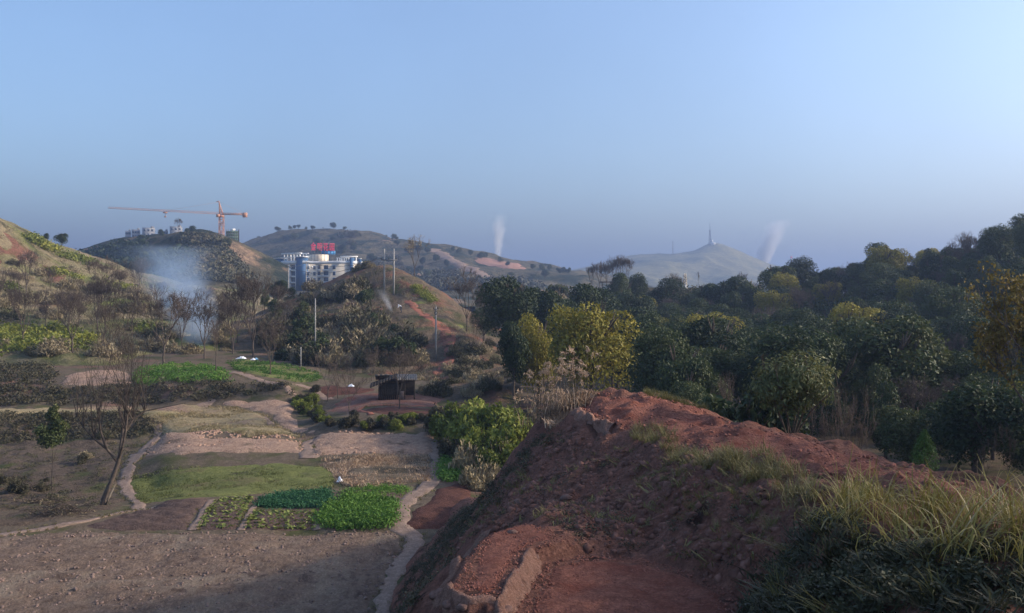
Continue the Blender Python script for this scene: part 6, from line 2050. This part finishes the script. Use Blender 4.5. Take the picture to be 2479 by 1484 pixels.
# brush piles by the leaning tree
def brush(px, py, w, h, n, label, seed):
    p = V_.hit(px, py)
    r = np.random.default_rng(seed)
    segs = []
    for i in range(n):
        c = np.array([r.normal(0, w * .3), r.normal(0, w * .2), abs(r.normal(0, h * .35))])
        dd = np.array([r.normal(0, 1), r.normal(0, .6), r.normal(0, .28)]); dd /= np.linalg.norm(dd)
        L = r.uniform(.3, 1.0)
        rad = r.uniform(.008, .022)
        m_ = c + dd * L * .5 + r.normal(0, .05, 3)
        segs.append((c, m_, rad, rad * .8)); segs.append((m_, m_ + (dd + r.normal(0, .3, 3)) * L * .5, rad * .8, rad * .4))
    V, Q = tubes_np(segs)
    o = thing('brush_pile', p, label, 'brush pile')
    t = mesh_obj('twigs', V, Q, M['wood'], o)
    t["kind"] = "stuff"
    n2 = 160
    pos = np.stack([r.normal(0, w * .3, n2), r.normal(0, w * .2, n2), np.abs(r.normal(0, h * .25, n2))], 1)
    a, b, c = leaves_np(r, pos, np.tile([0, 0, 1.0], (n2, 1)), .16, .4, 0, .8)
    l = mesh_obj('dead_leaves', a, b, M['scrub'], o, rnd=c)
    l["kind"] = "stuff"


brush(150, 1245, 2.2, .7, 260, "large pile of dead brushwood beside the footpath", 941)
brush(60, 1190, 1.6, .6, 160, "smaller brushwood pile at the left edge under the evergreen sapling", 942)
brush(90, 1222, 1.2, .45, 110, "small heap of pale twigs between the two brush piles", 943)

# stones on the terrace banks
def rock_mesh(seed):
    r = np.random.default_rng(seed)
    bm_v = []
    n, m = 9, 6
    V = [[0, 0, .62]]
    for j in range(1, m):
        for i in range(n):
            th, ph = math.pi * j / m, 2 * math.pi * (i + .3 * j) / n
            V.append([math.sin(th) * math.cos(ph), math.sin(th) * math.sin(ph) * .75, math.cos(th) * .62])
    V.append([0, 0, -.62])
    V = np.array(V) * (1 + r.normal(0, .14, (len(V), 1)))
    T = [[0, 1 + i, 1 + (i + 1) % n] for i in range(n)]
    Q = [[1 + (j - 1) * n + i, 1 + j * n + i, 1 + j * n + (i + 1) % n, 1 + (j - 1) * n + (i + 1) % n] for j in range(1, m - 1) for i in range(n)]
    T += [[len(V) - 1, 1 + (m - 2) * n + (i + 1) % n, 1 + (m - 2) * n + i] for i in range(n)]
    return mesh_data("stone", V, [np.array(Q), np.array(T)], M['rock'])


rk = [rock_mesh(950 + i) for i in range(4)]
stones = [(1062, 1440, .26, "large pale stone at the left tip of the upper red terrace"), (1085, 1462, .22, "pale stone below the left tip of the upper red terrace"), (1120, 1470, .20, "stone under the near edge of the upper red terrace"),
          (1240, 1290, .20, "pale stone at the top left of the upper red terrace"), (1296, 1350, .18, "stone at the top of the earth divider between the red terraces"), (1255, 1420, .16, "stone halfway along the earth divider between the terraces"),
          (1225, 1478, .22, "pale stone at the near end of the earth divider"), (1370, 1205, .28, "boulder jutting from the middle of the bank face"), (1345, 1215, .22, "stone left of the boulder on the bank face"),
          (1255, 1215, .30, "boulder on the left side of the bank face"), (1450, 1262, .24, "stone in the bank above the lower red terrace"), (1270, 1185, .22, "stone high on the left of the bank face"), (1430, 1025, .22, "stone in the lip under the knoll"), (1470, 1050, .26, "dark stone at the end of the knoll's lip")]
for i, (px, py, s, lab) in enumerate(stones):
    p = MM.hit(px, py)
    o = link('stone', rk[i % 4])
    o.location = (p.x, p.y, p.z)
    s *= .55
    o.scale = (s, s, s * .8)
    o.rotation_euler = (random.uniform(-.2, .2), random.uniform(-.2, .2), random.uniform(0, 6))
    tag(o, lab, 'stone')

# ---- person burning weeds on the ridge, bent forward
pp = S_ridge.hit(971, 757, 90, 235)
per = thing('person', pp, "person in white shirt and dark trousers bent over beside the small fire", 'person')
vm = bpy.data.meshes.new('body')
J = {'pel': (0, 0, .88, .15), 'waist': (-.12, 0, 1.02, .14), 'chest': (-.34, 0, 1.18, .16), 'neck': (-.50, 0, 1.22, .065), 'head': (-.62, 0, 1.24, .10), 'crn': (-.72, 0, 1.25, .085),
     'hl': (.0, -.10, .82, .10), 'kl': (-.05, -.12, .47, .07), 'al': (.03, -.12, .08, .05), 'tl': (-.16, -.13, .04, .045), 'hr': (.0, .10, .82, .10), 'kr': (-.03, .12, .47, .07), 'ar': (.06, .12, .08, .05), 'tr': (-.13, .13, .04, .045),
     'sl': (-.38, -.19, 1.14, .075), 'el': (-.42, -.24, .86, .05), 'wl': (-.58, -.20, .66, .035), 'fl': (-.66, -.19, .60, .028), 'sr': (-.38, .19, 1.14, .075), 'er': (-.44, .24, .86, .05), 'wr': (-.60, .20, .68, .035), 'fr': (-.68, .19, .62, .028)}
names = list(J)
edges = [('pel', 'waist'), ('waist', 'chest'), ('chest', 'neck'), ('neck', 'head'), ('head', 'crn'), ('pel', 'hl'), ('hl', 'kl'), ('kl', 'al'), ('al', 'tl'), ('pel', 'hr'), ('hr', 'kr'), ('kr', 'ar'), ('ar', 'tr'),
         ('chest', 'sl'), ('sl', 'el'), ('el', 'wl'), ('wl', 'fl'), ('chest', 'sr'), ('sr', 'er'), ('er', 'wr'), ('wr', 'fr')]
vm.from_pydata([J[n_][:3] for n_ in names], [(names.index(a_), names.index(b_)) for a_, b_ in edges], [])
bo = link('body', vm)
md = bo.modifiers.new('skin', 'SKIN')
for i, n_ in enumerate(names):
    vm.skin_vertices[0].data[i].radius = (J[n_][3], J[n_][3])
vm.skin_vertices[0].data[0].use_root = True
sb_ = bo.modifiers.new('sub', 'SUBSURF'); sb_.levels = 1; sb_.render_levels = 1
dg = bpy.context.evaluated_depsgraph_get()
me = bpy.data.meshes.new_from_object(bo.evaluated_get(dg))
bpy.data.objects.remove(bo)
me.materials.clear()
for m_ in ('cloth_dark', 'cloth_white', 'skin', 'hair'): me.materials.append(M[m_])
for pl in me.polygons:
    c = pl.center
    if c.x < -.52 and c.z > 1.0: pl.material_index = 3 if c.z > 1.25 or c.x < -.68 else 2
    elif c.x < -.50 and c.z < .75: pl.material_index = 2
    elif c.z > .92 or (c.x < -.3 and c.z > .6): pl.material_index = 1
    else: pl.material_index = 0
    pl.use_smooth = True
link('body', me, per)

# ------------------------------------------------------------------ smoke
def smoke(name, base, height, r0, r1, drift, dens, label, color=(.9, .92, .95), seed=0, curve=1.0, noise=1.0, top=1.6, width=1.3, foot=5.0):
    """a rising plume: centre line drifts with height, widens and thins upward"""
    t = NT(name + "_volume")
    tc = t.n("ShaderNodeTexCoord").outputs["Object"]
    sx = t.n("ShaderNodeSeparateXYZ"); t.l(tc, sx.inputs[0])
    zf = t.math('DIVIDE', sx.outputs[2], height, clamp=True)
    zc = t.math('POWER', zf, curve)
    nz = t.n("ShaderNodeTexNoise"); nz.noise_dimensions = '4D'
    nz.inputs["W"].default_value = seed
    nz.inputs["Scale"].default_value = noise / max(r1, .1)
    nz.inputs["Detail"].default_value = 5
    t.l(tc, nz.inputs["Vector"])
    wob = t.math('MULTIPLY', t.math('SUBTRACT', nz.outputs[0], .5), t.math('MULTIPLY', zf, r1 * 1.5))
    cx_ = t.math('ADD', t.math('MULTIPLY', zc, drift), wob)
    dx = t.math('SUBTRACT', sx.outputs[0], cx_)
    rr_ = t.math('ADD', t.math('MULTIPLY', t.math('POWER', zf, .8), r1 - r0), r0)
    q = t.math('DIVIDE', t.math('ADD', t.math('MULTIPLY', dx, dx), t.math('MULTIPLY', sx.outputs[1], sx.outputs[1])), t.math('MULTIPLY', rr_, rr_))
    fall = t.math('SUBTRACT', 1.0, q, clamp=True)
    n2 = t.noise(2.3 * noise / max(r1, .1), 6, .6, tc, .6)
    n2 = t.math('MULTIPLY', t.math('SUBTRACT', n2, .22, clamp=True), 2.4)
    thin = t.math('POWER', t.math('SUBTRACT', 1.0, zf, clamp=True), top)
    n2 = t.math('MULTIPLY', n2, t.math('MULTIPLY', t.math('ADD', zf, .04), foot, clamp=True))
    fall = t.math('POWER', fall, 1.5)
    den = t.math('MULTIPLY', t.math('MULTIPLY', fall, n2), t.math('MULTIPLY', thin, dens))
    pv = t.n("ShaderNodeVolumePrincipled")
    pv.inputs["Color"].default_value = (*color, 1)
    pv.inputs["Anisotropy"].default_value = 0.2
    t.l(den, pv.inputs["Density"])
    t.l(pv.outputs[0], t.out.inputs["Volume"])
    mb = MB()
    xa, xb = min(0, drift) - r1 * width, max(0, drift) + r1 * width
    mb.box(xa, xb, -r1, r1, 0, height)
    o = mb.build(name, t.m)
    o.location = base
    tag(o, label, 'smoke')
    o["kind"] = "stuff"
    return o


d = 122
x = (482 - CX) / F * d
smoke('smoke', (x, d, gz1(x, d)), 245 / F * d, 2.0, 7.0, -5.0, .50, "blue smoke drifting up left behind the bare trees", (.60, .77, 1.0), 1, 1.3, 1.2, .7)
smoke('smoke', (pp.x - 1.3, pp.y - .3, pp.z), 3.6, .25, 1.1, -1.8, 1.3, "thin white smoke from the weed fire beside the bent person", (.92, .93, .95), 2, 1.0, 1.0, 1.1)
d = 1150.0
smoke('smoke', ((1203 - CX) / F * d, d, (HY - 665) / F * d), 150 / F * d, 2.0, 11, 3, .60, "thin white steam column above the far crest", (.97, .97, .97), 3, 1.0, 1.3, 1.2, foot=1.5)
d = 2300.0
smoke('smoke', ((1838 - CX) / F * d, d, (HY - 655) / F * d), 125 / F * d, 18, 34, 56, .34, "white steam plume leaning right behind the hazy hill", (.97, .96, .96), 4, 1.2, 1.1, 1.1)

# ------------------------------------------------------------------ haze
mb = MB(); mb.box(-6600, 6600, -260, 6600, -40, 190)
tz = NT('haze_air')
pv = tz.n("ShaderNodeVolumePrincipled")
pv.inputs["Color"].default_value = (.29, .385, .60, 1)
pv.inputs["Density"].default_value = 0.00055
pv.inputs["Anisotropy"].default_value = 0.3
tz.l(pv.outputs[0], tz.out.inputs["Volume"])
hz = mb.build('haze', tz.m)
hz["kind"] = "stuff"

# ------------------------------------------------------------------ labels that tell look-alikes apart by where they stand
bpy.context.view_layer.update()
ORD = ['leftmost', 'second from left', 'third from left', 'fourth from left', 'fifth from left', 'sixth from left', 'seventh from left', 'rightmost']
by = {}
for o in scene.objects:
    if o.parent is None and 'label' in o and not o.name.startswith('seedling'):
        by.setdefault(o['label'], []).append(o)
for lab, os_ in by.items():
    n = len(os_)
    if n < 2: continue
    os_.sort(key=lambda o: o.location.x / o.location.y)
    if n <= 8:
        for i, o in enumerate(os_):
            o['label'] = lab + ', ' + ('rightmost' if i == n - 1 else ORD[i])
    else:
        ds = sorted(o.location.y for o in os_)
        mid_d = ds[n // 2]
        for i, o in enumerate(os_):
            o['label'] = lab + ', ' + ('far ' if o.location.y > mid_d else 'near ') + ('left' if i < n / 3 else 'middle' if i < 2 * n / 3 else 'right') + ' part'
